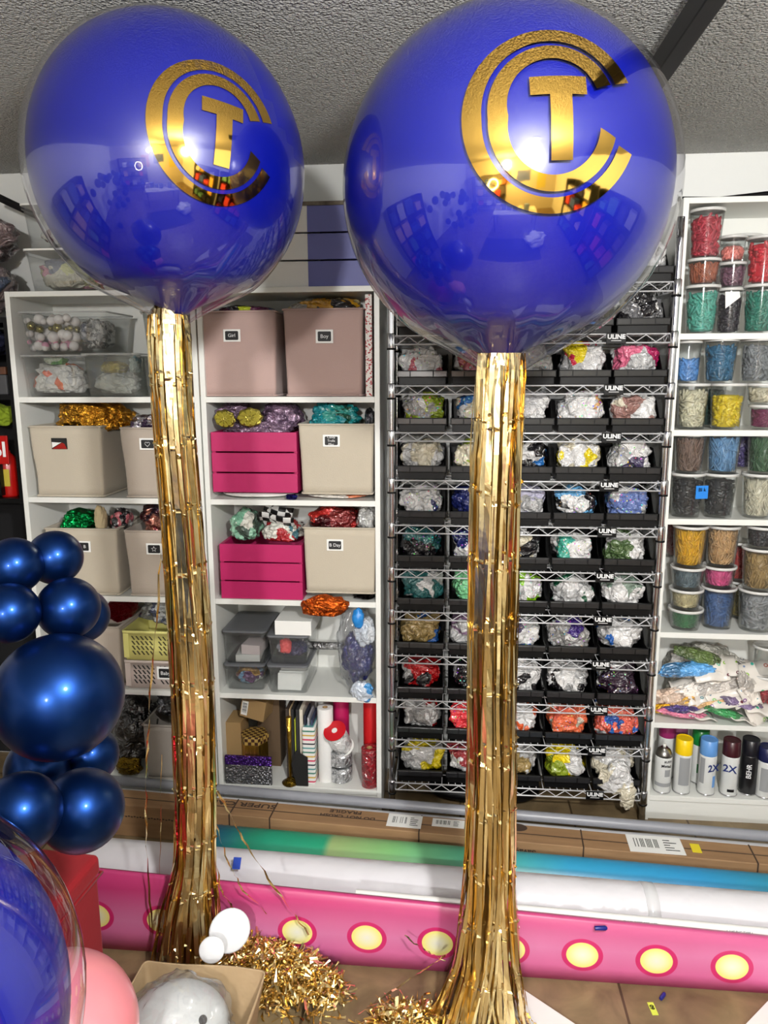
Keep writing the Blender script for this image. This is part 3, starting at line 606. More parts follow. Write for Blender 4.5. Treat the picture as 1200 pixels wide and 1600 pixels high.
f = MB().box(-.05, -.022, -.0012, 0, .01, .075).build('sticker', CARD, kb)
g = MB()
for k in range(9): g.box(-.046, -.026, -.0016, -.0012, .022+k*.005, .0235+k*.005+(k % 3)*.0008)
g.build('barcode', BLACK, f)
gb = thing('gift_box', 'hexagonal gold gift box with a red plaid lid', 'gift box', (W(397, 1160, 2.86).x, 2.87, z0))
MB().lathe([(.058, 0), (.058, .17)], 6, smooth=False).build('box_body', foil('gold_card', (196, 158, 66), .35, 1, 3), gb, bevel=.001)
t = NT('red_plaid'); p = t.n('ShaderNodeBsdfPrincipled', i_Roughness=.5); t.l(p.outputs[0], t.out.inputs[0])
ck = t.n('ShaderNodeTexChecker', i_Scale=70.0); t.l(t.coords(), ck.inputs[0]); ck.inputs['Color1'].default_value = lin((60, 30, 18)); ck.inputs['Color2'].default_value = lin((170, 140, 70))
t.l(ck.outputs[0], p.inputs['Base Color'])
MB().lathe([(.062, .17), (.062, .20), (.058, .204)], 6, smooth=False).build('lid', t.m, gb, bevel=.001)
# holographic packet
t = NT('holographic'); p = t.n('ShaderNodeBsdfPrincipled', i_Roughness=.25, i_Metallic=.85); t.l(p.outputs[0], t.out.inputs[0])
v = t.n('ShaderNodeTexVoronoi', i_Scale=110.0); t.l(t.coords(), v.inputs[0])
sx = t.n('ShaderNodeSeparateXYZ'); t.l(t.coords(), sx.inputs[0])
g1 = t.ramp(v.outputs['Distance'], [(.0, (230, 230, 232)), (.35, (150, 152, 156))]); g2 = t.ramp(v.outputs['Distance'], [(.0, (190, 160, 230)), (.35, (90, 50, 150))])
gt = t.n('ShaderNodeMath', operation='GREATER_THAN'); gt.inputs[1].default_value = .088; t.l(sx.outputs[2], gt.inputs[0])
mx = t.n('ShaderNodeMix', data_type='RGBA'); t.l(gt.outputs[0], mx.inputs[0]); t.l(g1, mx.inputs[6]); t.l(g2, mx.inputs[7]); t.l(mx.outputs[2], p.inputs['Base Color'])
tb = t.n('ShaderNodeVectorMath', operation='NORMALIZE'); t.l(t.bump(v.outputs['Distance'], .6, .01), p.inputs['Normal'])
o = MB().box(-.1, .1, 0, .012, 0, .128).build('glitter_packet', t.m, None, (W(388, 1205, 2.803).x, 2.803, z0), bevel=.002); tag(o, 'silver holographic packet with a purple top at the front of the bottom shelf', 'packet')
# notebooks
nbc = [((60, 50, 44), .012), ((180, 156, 120), .006), ((40, 40, 42), .01), ((190, 200, 60), .004), ((44, 44, 46), .012), ((214, 206, 190), .014)]
xx = W(447, 1150, 2.85).x; nl = ['brown notebook, first of the upright row', 'thin tan notebook in the upright row', 'black notebook left of the lime one', 'thin lime green notebook in the upright row', 'black notebook right of the lime one', 'cream notebook at the right of the upright row']
for (c, th), lb in zip(nbc, nl):
    o = MB().box(0, th, 0, .18, 0, .325 if th > .005 else .28).build('notebook', mat('nb%s' % (c,), c, .6), None, (xx, 2.85, z0), bevel=.001); tag(o, lb, 'notebook'); xx += th+.003
gp = thing('brass_cone', 'gold cone holder standing in front of the notebooks', 'holder', (W(453, 1216, 2.82).x, 2.83, z0))
MB().lathe([(.034, 0), (.036, .006), (.02, .016), (.006, .03)], 20).build('foot', foil('dark_gold', (120, 95, 30), .25), gp)
MB().lathe([(.006, .03), (.008, .2), (.012, .3)], 12).build('stem', foil('gold_card', (196, 158, 66), .35), gp)
o = MB().prism([(0, 0), (.05, -.0), (.05, .13), (.0, .16), (-.02, .1)], 0, .002).build('black_paper', mat('black_paper', (14, 14, 14), .7), None, (W(463, 1200, 2.83).x+.004, 2.808, z0+.002), rot=(0, 0, 0)); tag(o, 'folded black paper leaning on the notebooks', 'paper')
t = NT('striped_paper'); p = t.n('ShaderNodeBsdfPrincipled', i_Roughness=.4); t.l(p.outputs[0], t.out.inputs[0])
sx = t.n('ShaderNodeSeparateXYZ'); t.l(t.coords(), sx.inputs[0])
mm = t.n('ShaderNodeMath', operation='MULTIPLY'); mm.inputs[1].default_value = 1/.095; t.l(sx.outputs[2], mm.inputs[0])
fr = t.n('ShaderNodeMath', operation='FRACT'); t.l(mm.outputs[0], fr.inputs[0])
Wc = (226, 224, 220); st = []
for i, c in enumerate([(205, 60, 95), (206, 170, 80), (70, 130, 110), (90, 150, 150), (30, 34, 50)]): st += [(i*.2, Wc), (i*.2+.13, c)]
t.l(t.ramp(fr.outputs[0], st, True), p.inputs['Base Color'])
sb = thing('gift_bag_stack', 'white gift bags with coloured stripes standing upright', 'gift bag', (W(482, 1170, 2.82).x, 2.82, z0))
MB().box(-.027, .027, 0, .16, 0, .26).build('bag_body', t.m, sb, bevel=.008, bseg=3)
for k in range(3): MB().box(-.02+k*.014, -.012+k*.014, .02, .14, .26, .305-.01*k).build('flap', mat('nb_flap%d' % k, [(40, 44, 60), (170, 170, 176), (60, 70, 96)][k], .5), sb)
def roll(name, label, px, Y, r, h, m_, core=None, cat='roll', zb=z0, lean=0):
    t_ = thing(name, label, cat, (W(px, 1170, Y).x, Y+r, zb)); t_.rotation_euler = (0, lean, 0)
    MB().lathe([(r*.3, 0), (r, 0), (r, h), (r*.32, h), (r*.32, h-.03), (0, h-.03)], 28, cap=False).build('wound_roll', m_, t_, bevel=.001)
    MB().lathe([(r*.34, h-.02), (r*.34, h+.001), (r*.28, h+.001), (r*.28, h-.03)], 16, cap=False).build('core', core or KRAFT, t_)
    return t_
roll('paper_roll', 'white tulle roll standing beside the striped bags', 507, 2.84, .033, .33, mat('tulle_white', (232, 232, 230), .8, bump=(90, .3)))
roll('paper_roll', 'magenta roll standing at the back of the bottom shelf', 532, 2.97, .035, .34, mat('magenta_roll', (190, 20, 90), .5))
roll('paper_roll', 'tall red roll standing in the right back corner of the bottom shelf', 579, 2.92, .034, .345, mat('red_roll', (196, 20, 26), .5))
roll('mesh_roll', 'dark red mesh ribbon roll in the front right corner of the bottom shelf', 576, 2.81, .035, .17, bagmat('red_mesh', [(120, 16, 28), (150, 20, 34)], 2, 90, .4))
sp = thing('ribbon_spool', 'spool of clear ribbon with a red round end standing on silver rolls', 'spool', (W(534, 1150, 2.85).x, 2.88, z0+.15)); sp.rotation_euler = (.5, -.25, 0)
MB().lathe([(.04, 0), (.043, .01), (.043, .105), (.035, .115)], 28).build('wound_ribbon', bagmat('clear_ribbon', [(220, 222, 222), (232, 232, 232), (190, 192, 192)], 4, 20, .2), sp)
MB().lathe([(.048, .115), (.048, .119)], 30).build('end_disc', mat('spool_red', (196, 22, 34), .35), sp)
MB().lathe([(.012, .119), (.012, .1205)], 20).build('centre_label', CARD, sp)
MB().lathe([(.048, -.004), (.048, 0)], 30).build('end_disc', CARD, sp)
for k in range(2):
    t_ = thing('wire_spool', ['silver wire spool at the bottom of the stack', 'silver wire spool directly under the red ended spool'][k], 'spool', (W(530, 1200, 2.84).x, 2.885, z0+k*.072))
    MB().lathe([(.046, 0), (.05, .004), (.05, .062), (.046, .066)], 28).build('wound_wire', bagmat('silver_wire', [(170, 172, 174), (200, 202, 204), (130, 132, 134)], 7, 70, .2, metal=.3), t_)
    MB().lathe([(.053, .066), (.053, .0685)], 28).build('rim', CLR, t_)

# ================================================================== WIRE RACK
RX0, RX1, RYF, RYB = -.224, .790, 2.80, 3.10
RS = [2.112, 1.934, 1.752, 1.577, 1.396, 1.221, 1.045, .872, .690, .501, .328, .136]
rack = thing('wire_rack', 'chrome wire shelving rack full of black bins', 'shelving rack', ((RX0+RX1)/2, (RYF+RYB)/2, 0))
ox, oy = (RX0+RX1)/2, (RYF+RYB)/2
STEEL = mat('shelf_wire', (225, 226, 228), .4, .45)
for x in (RX0, RX1):
    for y in (RYF, RYB):
        mb = MB(); prof = [(.0125, 0)]; z = .03
        while z < 2.25: z += .1; prof += [(.0125, z)]
        prof.append((.0125, 2.26)); mb.lathe(prof, 16, (x-ox, y-oy, 0))
        pole = mb.build('pole', CHROME, rack)
        for zz in RS:
            MB().lathe([(.0155, -.012), (.0165, -.008), (.0165, .04), (.0145, .045)], 16, (x-ox, y-oy, zz-.035)).build('collar', CHROME, pole)
            MB().lathe([(.0172, -.016), (.0172, -.009)], 16, (x-ox, y-oy, zz-.035)).build('clip_ring', BLACK, pole)
def wire_shelf(z):
    mb = MB(); a, b, f, k = RX0+.014-ox, RX1-.014-ox, RYF-.006-oy, RYB+.006-oy; r = .0031
    for y in (f, k):
        mb.tube([(a, y, z), (b, y, z)], r, 6); mb.tube([(a, y, z-.031), (b, y, z-.031)], r, 6)
        n = 27; pts = [(a+.012+(b-a-.024)*i/n, y, z-(.003 if i % 2 else .028)) for i in range(n+1)]
        mb.tube(pts, .002, 5, smooth=False)
    for x in (a, b):
        mb.tube([(x, f, z), (x, k, z)], r, 6); mb.tube([(x, f, z-.031), (x, k, z-.031)], r, 6)
        mb.tube([(x, f+(k-f)*i/10, z-(.003 if i % 2 else .028)) for i in range(11)], .0017, 5, smooth=False)
    for i in range(1, 36): x = a+(b-a)*i/36; mb.tube([(x, f, z+.001), (x, k, z+.001)], .0014, 4)
    for i in range(1, 4): y = f+(k-f)*i/4; mb.tube([(a, y, z-.002), (b, y, z-.002)], .002, 5)
    return mb
for i, z in enumerate(RS):
    o = wire_shelf(z).build('wire_shelf', STEEL, rack)
    lx = W(965-3*i, 525+65*(i-1), 2.8).x-ox
    pl = MB().box(lx-.035, lx+.035, RYF-.0125-oy, RYF-.009-oy, z-.034, z+.004).build('name_plate', BLACK, rack, bevel=.001)
    text('ULINE', .022, CHW, pl, (lx, RYF-.0129-oy, z-.010), bold=.0009, sx=1.05)
    MB().box(lx-.018, lx+.018, RYF-.0129-oy, RYF-.0124-oy, z-.0245, z-.0225).build('underline', CHW, pl)
# one shelf bin, then copies
BINW = .182
def make_bin():
    t_ = thing('shelf_bin', 'x', 'parts bin', (0, 0, 0)); w_ = BINW; d = .28
    mb = MB()
    # profile of side wall: low front, rising to the back
    for sx in (-1, 1):
        X = sx*w_/2; Xi = X-sx*.0025
        poly = [(0, 0), (d, 0), (d, .115), (.10, .115), (.045, .052), (0, .052)]
        for a_, b_ in ((min(X, Xi), max(X, Xi)),):
            va = [mb.b.verts.new((a_*(.93 if z == 0 else 1), y, z)) for y, z in poly]; vb = [mb.b.verts.new((b_*(.93 if z == 0 else 1), y, z)) for y, z in poly]
            mb._f(va); mb._f(vb[::-1])
            for k in range(len(poly)): mb._f([va[k], vb[k], vb[(k+1) % len(poly)], va[(k+1) % len(poly)]])
    mb.box(-w_/2*.93, w_/2*.93, 0, d, 0, .003); mb.box(-w_/2, w_/2, d-.0025, d, .002, .115)
    mb.box(-w_/2*.96, w_/2*.96, 0, .0025, .001, .052)
    mb.build('bin_body', BLACK, t_, bevel=.0006)
    r = MB().box(-w_/2-.003, w_/2+.003, -.009, .001, .027, .053).build('front_rim', BLACK, t_, bevel=.0015)
    for a, b in ((-w_/2, -.046), (-.043, .040), (.043, w_/2)):
        MB().box(a, b, -.0108, -.0088, .030, .050).build('label_slot', mat('black_gloss', (34, 34, 36), .22), r, bevel=.0008)
    return t_
C = dict(w=(214, 213, 212), gw=(176, 176, 176), g=(110, 110, 112), k=(24, 22, 26), sil=(148, 146, 144), rose=(176, 84, 96), pink=(216, 110, 140), mag=(176, 30, 92), crim=(190, 24, 60), yel=(222, 200, 20),
         ol=(140, 158, 40), bl=(40, 110, 180), tan=(196, 150, 96), mau=(150, 112, 104), cream=(208, 200, 178), lime=(130, 190, 20), nav=(26, 34, 90), roy=(20, 60, 130), lav=(176, 174, 196), sky=(96, 160, 206),
         peri=(100, 120, 176), teal=(40, 100, 100), prt=(60, 160, 140), oli=(76, 100, 60), mint=(130, 206, 150), dg=(16, 80, 54), sage=(120, 140, 126), gold=(160, 136, 84), mv=(130, 104, 130), pur=(56, 30, 110),
         red=(180, 16, 22), coral=(226, 56, 66), org=(226, 92, 40), orc=(230, 110, 70), sal=(226, 104, 84), plum=(44, 26, 44), rs=(150, 50, 56), blu=(24, 90, 170), y2=(240, 214, 16), dl=(70, 62, 90))
ROWS = {0: [None, None, None, ('grey', 'gw g w'), ('pale grey and white', 'w gw sil w')],
 1: [('white', 'w gw w'), ('clear white', 'gw w'), ('silver white', 'sil w'), ('grey', 'g sil w'), ('black and silver', 'sil g w k gw')],
 2: [('dusty rose and white', 'w w rose rose w'), ('pink and white', 'w rose w pink'), ('magenta and white', 'w mag w gw'), ('crimson, yellow and white', 'w gw crim w yel w'), ('white and magenta printed', 'w mag w w gw pink')],
 3: [('clear white and olive green', 'w gw sil ol w'), ('white printed with a blue mark', 'w cream w w bl'), ('silver white', 'gw w g w'), ('white and orange tan', 'w w gw tan w'), ('white and brownish pink', 'w cream mau w gw')],
 4: [('cream and clear', 'cream gw cream w tan'), ('cream and lime printed', 'w cream gw w ol'), ('white and bright blue', 'w gw w bl k'), ('white and pale yellow', 'w w cream cream yel'), ('white and dark lavender', 'dl w w gw w')],
 5: [('white dotted and navy', 'w w w nav'), ('royal blue', 'roy roy nav gw roy'), ('pale lavender', 'lav gw lav w'), ('sky blue and white', 'k gw sky w sky'), ('periwinkle blue', 'peri peri peri gw')],
 6: [('dark, clear and violet blue', 'k k gw teal peri k'), ('white and dark blue', 'w w nav gw blu'), ('white and beige', 'cream w gw k w'), ('white printed with teal', 'w w prt w w'), ('olive green and blue', 'w oli oli blu w gw')],
 7: [('dark teal and white', 'teal w teal gw teal'), ('mint green', 'mint mint'), ('lime green and white', 'gw w lime lime w'), ('dark green and white', 'w gw dg dg w'), ('white and sage green', 'w w sage w w')],
 8: [('tan with a blue stripe', 'gold gold gold blu'), ('mauve', 'mv mv mv gw'), ('white, purple and blue', 'w gw dl w blu'), ('purple and silver', 'w pur pur gw sil'), ('clear grey, lilac and blue', 'gw sil mv w blu')],
 9: [('red and grey', 'k g gw red red k'), ('black', 'k k k g'), ('black and white', 'k w k w'), ('white with a brown opening', 'w w gw w k'), ('dark plum and white', 'plum plum w plum')],
 10: [('grey white with red bits', 'w gw w sil red w'), ('coral red', 'blu coral coral coral'), ('orange and white', 'w gw org orc org'), ('coral orange', 'orc orc sal cream orc'), ('salmon and blue', 'sal sal sal w blu')],
 11: [('white and mustard', 'w w gw yel w'), ('rose red and white', 'rs rs w red rs'), ('clear silver', 'gw sil w gold'), ('bright yellow and white', 'w ol y2 y2 y2 w'), ('cream printed, hanging out of its bin', 'cream w cream gw cream')]}
ordn = ['topmost'] + [k_+' highest' for k_ in 'second third fourth fifth sixth seventh eighth ninth tenth'.split()] + ['second lowest', 'bottom']
proto = None; seed = 100
for i in range(12):
    for j in range(5):
        if ROWS[i][j] is None: continue
        nm, cs = ROWS[i][j]; seed += 1; rn = random.Random(seed)
        bx = RX0+.115+j*.1965+(.004 if j else 0)
        if proto is None: b_ = proto = make_bin()
        else: b_ = copy_tree(proto)
        b_.location = (bx, RYF+.005, RS[i]+.0035); b_.rotation_euler = (0, 0, rn.uniform(-.02, .02))
        tag(b_, 'black bin holding the %s bag, %s rack shelf' % (nm, ordn[i]), 'parts bin', 'black bins on the wire rack')
        cols = [C[k] for k in cs.split()]; rn.shuffle(cols)
        mb = MB(); wx = .078 if not (i == 11 and j == 4) else .085
        mb.crumple((rn.uniform(-.004, .004), 0, .0), wx*rn.uniform(1.0, 1.08), .08, .072*rn.uniform(.85, 1.05), seed, 5, .26, 1.5, -.9, .13, .78)
        if rn.random() < .45: mb.crumple((rn.uniform(-.04, .04), -.02, .02), .042, .045, .042, seed+500, 4, .3, 1.5, -1, .15)
        if rn.random() < .3 or (i, j) in ((9, 3), (5, 0)): mb.crumple((rn.uniform(-.01, .04), -.072, -.008), .034, .022, .036, seed+700, 4, .3, 1.4, -1.3, .15)
        if (i, j) == (11, 4):
            mb.crumple((.0, -.09, -.03), .075, .032, .075, seed+800, 4, .22, 1.5, -1.5, .15); mb.crumple((.045, -.10, -.10), .035, .025, .06, seed+801, 4, .22, 1.5, -1.5, .15)
        m_ = bagmat('bag_%d_%d' % (i, j), cols, seed, rn.choice([7, 9, 12]), .28, dots=(rn.random() < .5))
        o = mb.build('balloon_bag', m_, None, (bx, RYF+.098, RS[i]+.085))
        tag(o, '%s balloon bag on the %s rack shelf' % (nm, ordn[i]), 'bag of balloons', 'balloon bags on the wire rack')
bpy.context.view_layer.update()
lump('equipment_case', 'long black case on the floor under the wire rack', 'case', -.1, .42, .0, .085, 2.84, .22, BLACK, 66, amp=.02, ridge=0, flat=-.6)

# ================================================================== RIGHT BOOKCASE: tubs of balloons
LID = mat('translucent_lid', (205, 205, 202), .35)
CUP = clear('cup_plastic', (250, 251, 251), .018, (220, 220, 218), 1.45, .06)
def pieces(name, col, r0, r1, h, kind, seed, loc, label, fill=.94):
    rn = random.Random(seed); mb = MB(); R = lambda z: r0+(r1-r0)*z/h
    H = h*fill
    mb.lathe([(r0*.74, .004), (R(H*.5)*.76, H*.5), (R(H)*.74, H*.93), (R(H)*.4, H*.97)], 20)
    n = 150 if h > .12 else 90
    for k in range(n):
        z = rn.uniform(.012, H-.012); a = rn.uniform(0, 2*PI) if k % 4 else rn.uniform(PI, 2*PI); r = R(z)*rn.uniform(.76, .89)
        p_ = Vector((r*math.cos(a), r*math.sin(a), z)); tz = Vector((-math.sin(a), math.cos(a), 0)); up = Vector(((r1-r0)/h*math.cos(a), (r1-r0)/h*math.sin(a), 1)).normalized()
        if kind == 'stick': th = rn.gauss(PI/2, .55); L = rn.uniform(.02, .035); rr = .0032
        elif kind == 'flat': th = rn.uniform(0, PI); L = rn.uniform(.012, .022); rr = .0055
        else: th = rn.uniform(0, PI); L = rn.uniform(.008, .014); rr = .007
        d = (tz*math.cos(th)+up*math.sin(th))*L; nrm = tz.cross(up)
        pts = []
        for s_ in (-1, -.5, 0, .5, 1):
            q = p_+d*s_; q.z = min(max(q.z, .008), H); rad = math.hypot(q.x, q.y); mx_ = R(q.z)*.93
            if rad > mx_: q.x *= mx_/rad; q.y *= mx_/rad
            pts.append(q)
        mb.tube(pts, [rr*.6, rr, rr*.9, rr, rr*.7], 6)
    m_ = mat('latex%s' % (col,), col, .45, coat=.25, vary=(40, tuple(int(c*.78) for c in col)))
    return tag(mb.build(name, m_, None, loc), label, 'balloons', kind='stuff')
def cup(what, where, px0, px1, z, h, Y, col, kind='bit', lidded_=True, fill=.94, py=600, extra=None, empty=False):
    """deli tub: what = colour words, where = place words"""
    xa, xb = W(px0, py, Y).x, W(px1, py, Y).x; r1 = (xb-xa)/2; r0 = r1*.80; cx, cy = (xa+xb)/2, Y+r1
    global seed; seed += 1
    t_ = thing('deli_tub', ('empty clear tub ' if empty else ('tall' if h > .13 else 'short')+' clear tub of '+what+' ')+where, 'tub', (cx, cy, z), group='clear tubs of balloons')
    mb = MB(); mb.lathe([(0, .002), (r0, .0), (r0, .001), (r1*.97, h-.012), (r1*.97, h-.004), (r1*.95, h-.004), (r0*.97, .004), (0, .004)], 28, cap=False); mb.build('tub_body', CUP, t_)
    if lidded_:
        MB().lathe([(r1*.98, h-.010), (r1+.002, h-.009), (r1+.002, h), (r1*.95, h+.001), (r1*.93, h-.002), (0, h-.002)], 30, cap=False).build('lid', LID, t_)
    if not empty: pieces('latex_balloons', col, r0*.96, r1*.95, h-.014, kind, seed, (cx, cy, z+.004), what+' in the clear tub '+where, fill)
    return t_
z1, z2, z3, z4, z5, z6 = [z+.001 for z in RZ]
H1, H2 = .168, .09
cup('teal balloons', 'at the left of the top shelf', 1077, 1131, z1, .17, 2.835, (84, 182, 162), 'flat', py=490)
k_ = cup('black balloons', 'with a white paper, second on the top shelf', 1126, 1166, z1, .165, 2.90, (52, 46, 54), 'bit', py=490)
MB().prism([(-.03, .09), (.02, .13), (.015, .15), (-.035, .15)], -.046, -.0455).build('white_paper', CARD, k_)
cup('dark teal balloons', 'at the right edge of the top shelf', 1170, 1224, z1, .17, 2.835, (44, 140, 118), 'flat', py=490)
cup('copper balloons', 'stacked on the teal tub', 1081, 1133, z1+.171, .092, 2.84, (176, 92, 58), 'stick', py=430)
cup('mauve chrome balloons', 'stacked on the black tub', 1130, 1174, z1+.166, .09, 2.90, (126, 84, 104), 'flat', py=430)
cup('red and white balloons', 'topmost at the left of the top shelf', 1084, 1139, z1+.264, .168, 2.835, (196, 44, 66), 'flat', py=370)
cup('coral pink balloons', 'stacked on the mauve tub', 1130, 1172, z1+.257, .092, 2.90, (240, 140, 130), 'bit', fill=.7, py=400)
cup('bright red balloons', 'stacked at the right edge of the top shelf', 1176, 1230, z1+.171, .165, 2.835, (220, 44, 60), 'bit', py=410)
cup('nothing', 'with a wide lid behind the coral pink tub', 1140, 1200, z1+.26, .11, 3.0, (0, 0, 0), py=390, empty=True)
cup('cream balloons', 'at the bottom left of the second shelf', 1064, 1114, z2, H1, 2.835, (226, 220, 190), 'flat', py=640)
cup('yellow balloons', 'in the middle of the second shelf', 1117, 1173, z2, H1, 2.835, (240, 212, 14), 'bit', fill=.82, py=640)
cup('dark green balloons', 'behind the yellow tub', 1096, 1140, z2, H1, 2.97, (16, 70, 60), 'bit', py=640)
cup('burgundy balloons', 'at the bottom right of the second shelf', 1179, 1226, z2, H2, 2.835, (122, 30, 78), 'flat', py=655)
cup('ivory balloons', 'stacked on the burgundy tub', 1175, 1226, z2+H2+.001, .077, 2.835, (222, 214, 186), 'bit', py=620)
cup('light blue balloons', 'stacked at the left of the second shelf', 1062, 1101, z2+H1+.001, .155, 2.86, (90, 150, 220), 'flat', fill=.62, py=570)
cup('petrol blue balloons', 'stacked on the yellow tub', 1107, 1161, z2+H1+.001, .16, 2.835, (36, 108, 148), 'flat', py=570)
cup('silver balloons', 'stacked at the right of the second shelf', 1165, 1220, z2+H1+.001, .16, 2.835, (140, 144, 148), 'flat', py=570)
bk = cup('black balloons', 'with a blue tape label on the third shelf', 1054, 1107, z3, H1, 2.835, (34, 34, 38), 'bit', py=780)
MB().box(.0, .05, -.0605, -.0598, .075, .125).build('blue_tape', mat('blue_tape', (40, 130, 220), .5), bk, rot=(0, 0, .25))
text('Bl k', .02, BLACK, bk, (.038, -.058, .11), rot=(PI/2, 0, .25))
cup('jet black balloons', 'beside the blue tape tub on the third shelf', 1106, 1159, z3, H1, 2.835, (38, 40, 44), 'bit', py=780)
cup('cream stick balloons', 'at the right of the third shelf', 1168, 1224, z3, H1, 2.835, (226, 220, 196), 'stick', py=780)
cup('brown balloons', 'stacked at the left of the third shelf', 1060, 1110, z3+H1+.001, .15, 2.835, (128, 102, 88), 'stick', py=710)
cup('pale blue stick balloons', 'stacked in the middle of the third shelf', 1112, 1167, z3+H1+.001, .155, 2.835, (110, 160, 206), 'stick', py=710)
cup('green balloons', 'stacked at the right of the third shelf', 1177, 1230, z3+H1+.001, .155, 2.835, (70, 110, 74), 'stick', py=710)
cup('purple balloons', 'behind the pale blue stick tub', 1140, 1196, z3+.17, .15, 2.98, (56, 36, 110), 'bit', py=720)
cup('green balloons', 'at the bottom left of the fourth shelf', 1052, 1106, z4, .082, 2.835, (36, 130, 70), 'stick', py=970)
cup('pale cream balloons', 'second from the bottom in the left stack', 1053, 1106, z4+.083, .08, 2.835, (228, 214, 166), 'stick', py=940)
cup('grey blue balloons', 'third from the bottom in the left stack', 1055, 1108, z4+.164, .088, 2.835, (110, 130, 140), 'stick', py=910)
cup('golden yellow stick balloons', 'on top of the fourth shelf left stack', 1058, 1113, z4+.253, .162, 2.835, (250, 190, 10), 'stick', fill=.97, py=860)
cup('blue balloons', 'at the bottom of the fourth shelf second stack', 1103, 1157, z4, .165, 2.86, (60, 104, 166), 'flat', py=960)
cup('hot pink balloons', 'middle of the fourth shelf second stack', 1105, 1158, z4+.166, .085, 2.86, (246, 90, 160), 'stick', py=910)
cup('tan stick balloons', 'on top of the fourth shelf second stack', 1110, 1164, z4+.252, .16, 2.86, (220, 176, 122), 'stick', fill=.97, py=860)
cup('silver grey balloons', 'at the bottom of the fourth shelf right stack', 1163, 1222, z4, .165, 2.835, (165, 168, 172), 'flat', py=960)
cup('gold stick balloons', 'middle of the fourth shelf right stack', 1168, 1224, z4+.166, .165, 2.835, (184, 152, 96), 'stick', py=900)
cup('charcoal balloons', 'on top of the fourth shelf right stack', 1174, 1224, z4+.332, .085, 2.835, (60, 60, 64), 'bit', py=855)
cup('red balloons', 'behind the hot pink tub', 1136, 1186, z4+.16, .16, 3.0, (190, 40, 34), 'stick', py=890)
cup('green and red balloons', 'low behind the blue tub', 1140, 1190, z4, .155, 3.0, (150, 130, 30), 'stick', py=960)
cup('dark red balloons', 'behind the golden yellow tub', 1040, 1090, z4+.25, .16, 3.0, (130, 20, 24), 'bit', py=880)
# fifth shelf: flat packs of balloons
t = NT('printed_film'); p = t.n('ShaderNodeBsdfPrincipled', i_Roughness=.3); t.l(p.outputs[0], t.out.inputs[0]); p.inputs['Coat Weight'].default_value = .6
v = t.n('ShaderNodeTexVoronoi', i_Scale=26.0); v.inputs['Randomness'].default_value = .5; t.l(t.coords(), v.inputs[0])
a_ = t.n('ShaderNodeMath', operation='COMPARE'); a_.inputs[1].default_value = .17; a_.inputs[2].default_value = .045; t.l(v.outputs['Distance'], a_.inputs[0])
hs = t.n('ShaderNodeHueSaturation'); hs.inputs['Saturation'].default_value = 1.2; hs.inputs['Value'].default_value = .6; t.l(v.outputs['Color'], hs.inputs['Color'])
mx = t.n('ShaderNodeMix', data_type='RGBA'); mx.inputs[6].default_value = lin((222, 216, 208)); t.l(a_.outputs[0], mx.inputs[0]); t.l(hs.outputs[0], mx.inputs[7]); t.l(mx.outputs[2], p.inputs['Base Color'])
FILM = t.m
def pack(label, px, py, Y, w_, h_, m_, rot, z=None, seed=0, th=.02, film_w=.5, side=1):
    c_ = W(px, py, Y); t_ = thing('balloon_packet', label, 'packet', c_, group='balloon packets on the fifth shelf'); t_.rotation_euler = rot
    MB().crumple((-side*w_*.12, 0, 0), w_*.45, .036, th*.8, seed, 5, .16, 1.5, -1.2, .2).build('balloons', m_, t_)
    mb = MB(); n = 10; R = []
    for j in range(5): R.append([((i/n-.5)*w_*film_w+side*w_*.22, (j/4-.5)*h_, .006*math.sin(i*.9+seed)+.004*math.sin(j*1.7+seed)) for i in range(n+1)])
    loft(mb, R, True, False, False, closed=False); mb.build('printed_flap', FILM, t_, solid=.003)
    return t_
LAT = lambda n_, c: bagmat('pk_'+n_, [c, tuple(int(x*.8) for x in c), tuple(min(255, int(x*1.15)) for x in c)], len(n_), 16, .35)
pack('balloon packet with pink balloons and a blue dot, lowest at the left', 1075, 1115, 2.86, .22, .08, LAT('pink', (214, 120, 150)), (.0, .1, 0), seed=1)
pack('balloon packet with indigo balloons above the pink one', 1075, 1105, 2.87, .2, .09, LAT('indigo', (60, 44, 110)), (.1, -.12, .1), seed=2)
pack('balloon packet with bright green balloons at the front', 1140, 1115, 2.85, .2, .08, LAT('green', (60, 160, 90)), (.0, .25, 0), seed=3)
pack('balloon packet with lilac balloons above the green one', 1165, 1098, 2.87, .2, .1, LAT('lilac', (130, 110, 150)), (.2, .2, 0), seed=4)
pack('balloon packet with dark violet balloons in the centre', 1145, 1092, 2.88, .2, .09, LAT('violet', (58, 48, 96)), (.5, -.3, 0), seed=5)
pack('balloon packet with tan balloons across the middle', 1105, 1092, 2.88, .28, .1, LAT('tan', (200, 160, 110)), (.6, -.2, 0), seed=6)
pack('balloon packet with golden yellow balloons at the left', 1062, 1095, 2.89, .2, .1, LAT('gold', (224, 170, 40)), (.6, -.5, 0), seed=7)
pack('white printed packet lying across the heap', 1120, 1070, 2.90, .34, .12, LAT('wh', (216, 208, 200)), (.8, -.25, 0), seed=8, film_w=.9)
pack('balloon packet with peach balloons low at the left', 1055, 1085, 2.90, .2, .12, LAT('peach', (206, 180, 160)), (.7, -.25, 0), seed=9)
pack('balloon packet with sky blue balloons at the left of the heap', 1085, 1045, 2.90, .26, .12, LAT('sky', (84, 150, 206)), (.6, -.12, 0), seed=10, th=.035)
pack('balloon packet with olive green balloons on top of the heap', 1105, 1028, 2.93, .26, .11, LAT('olive', (90, 112, 56)), (.5, .25, 0), seed=11, th=.03)
pack('white printed packet hanging at the right of the heap', 1172, 1085, 2.86, .2, .09, LAT('wh2', (216, 208, 200)), (1.1, 1.15, 0), seed=12, film_w=.9)
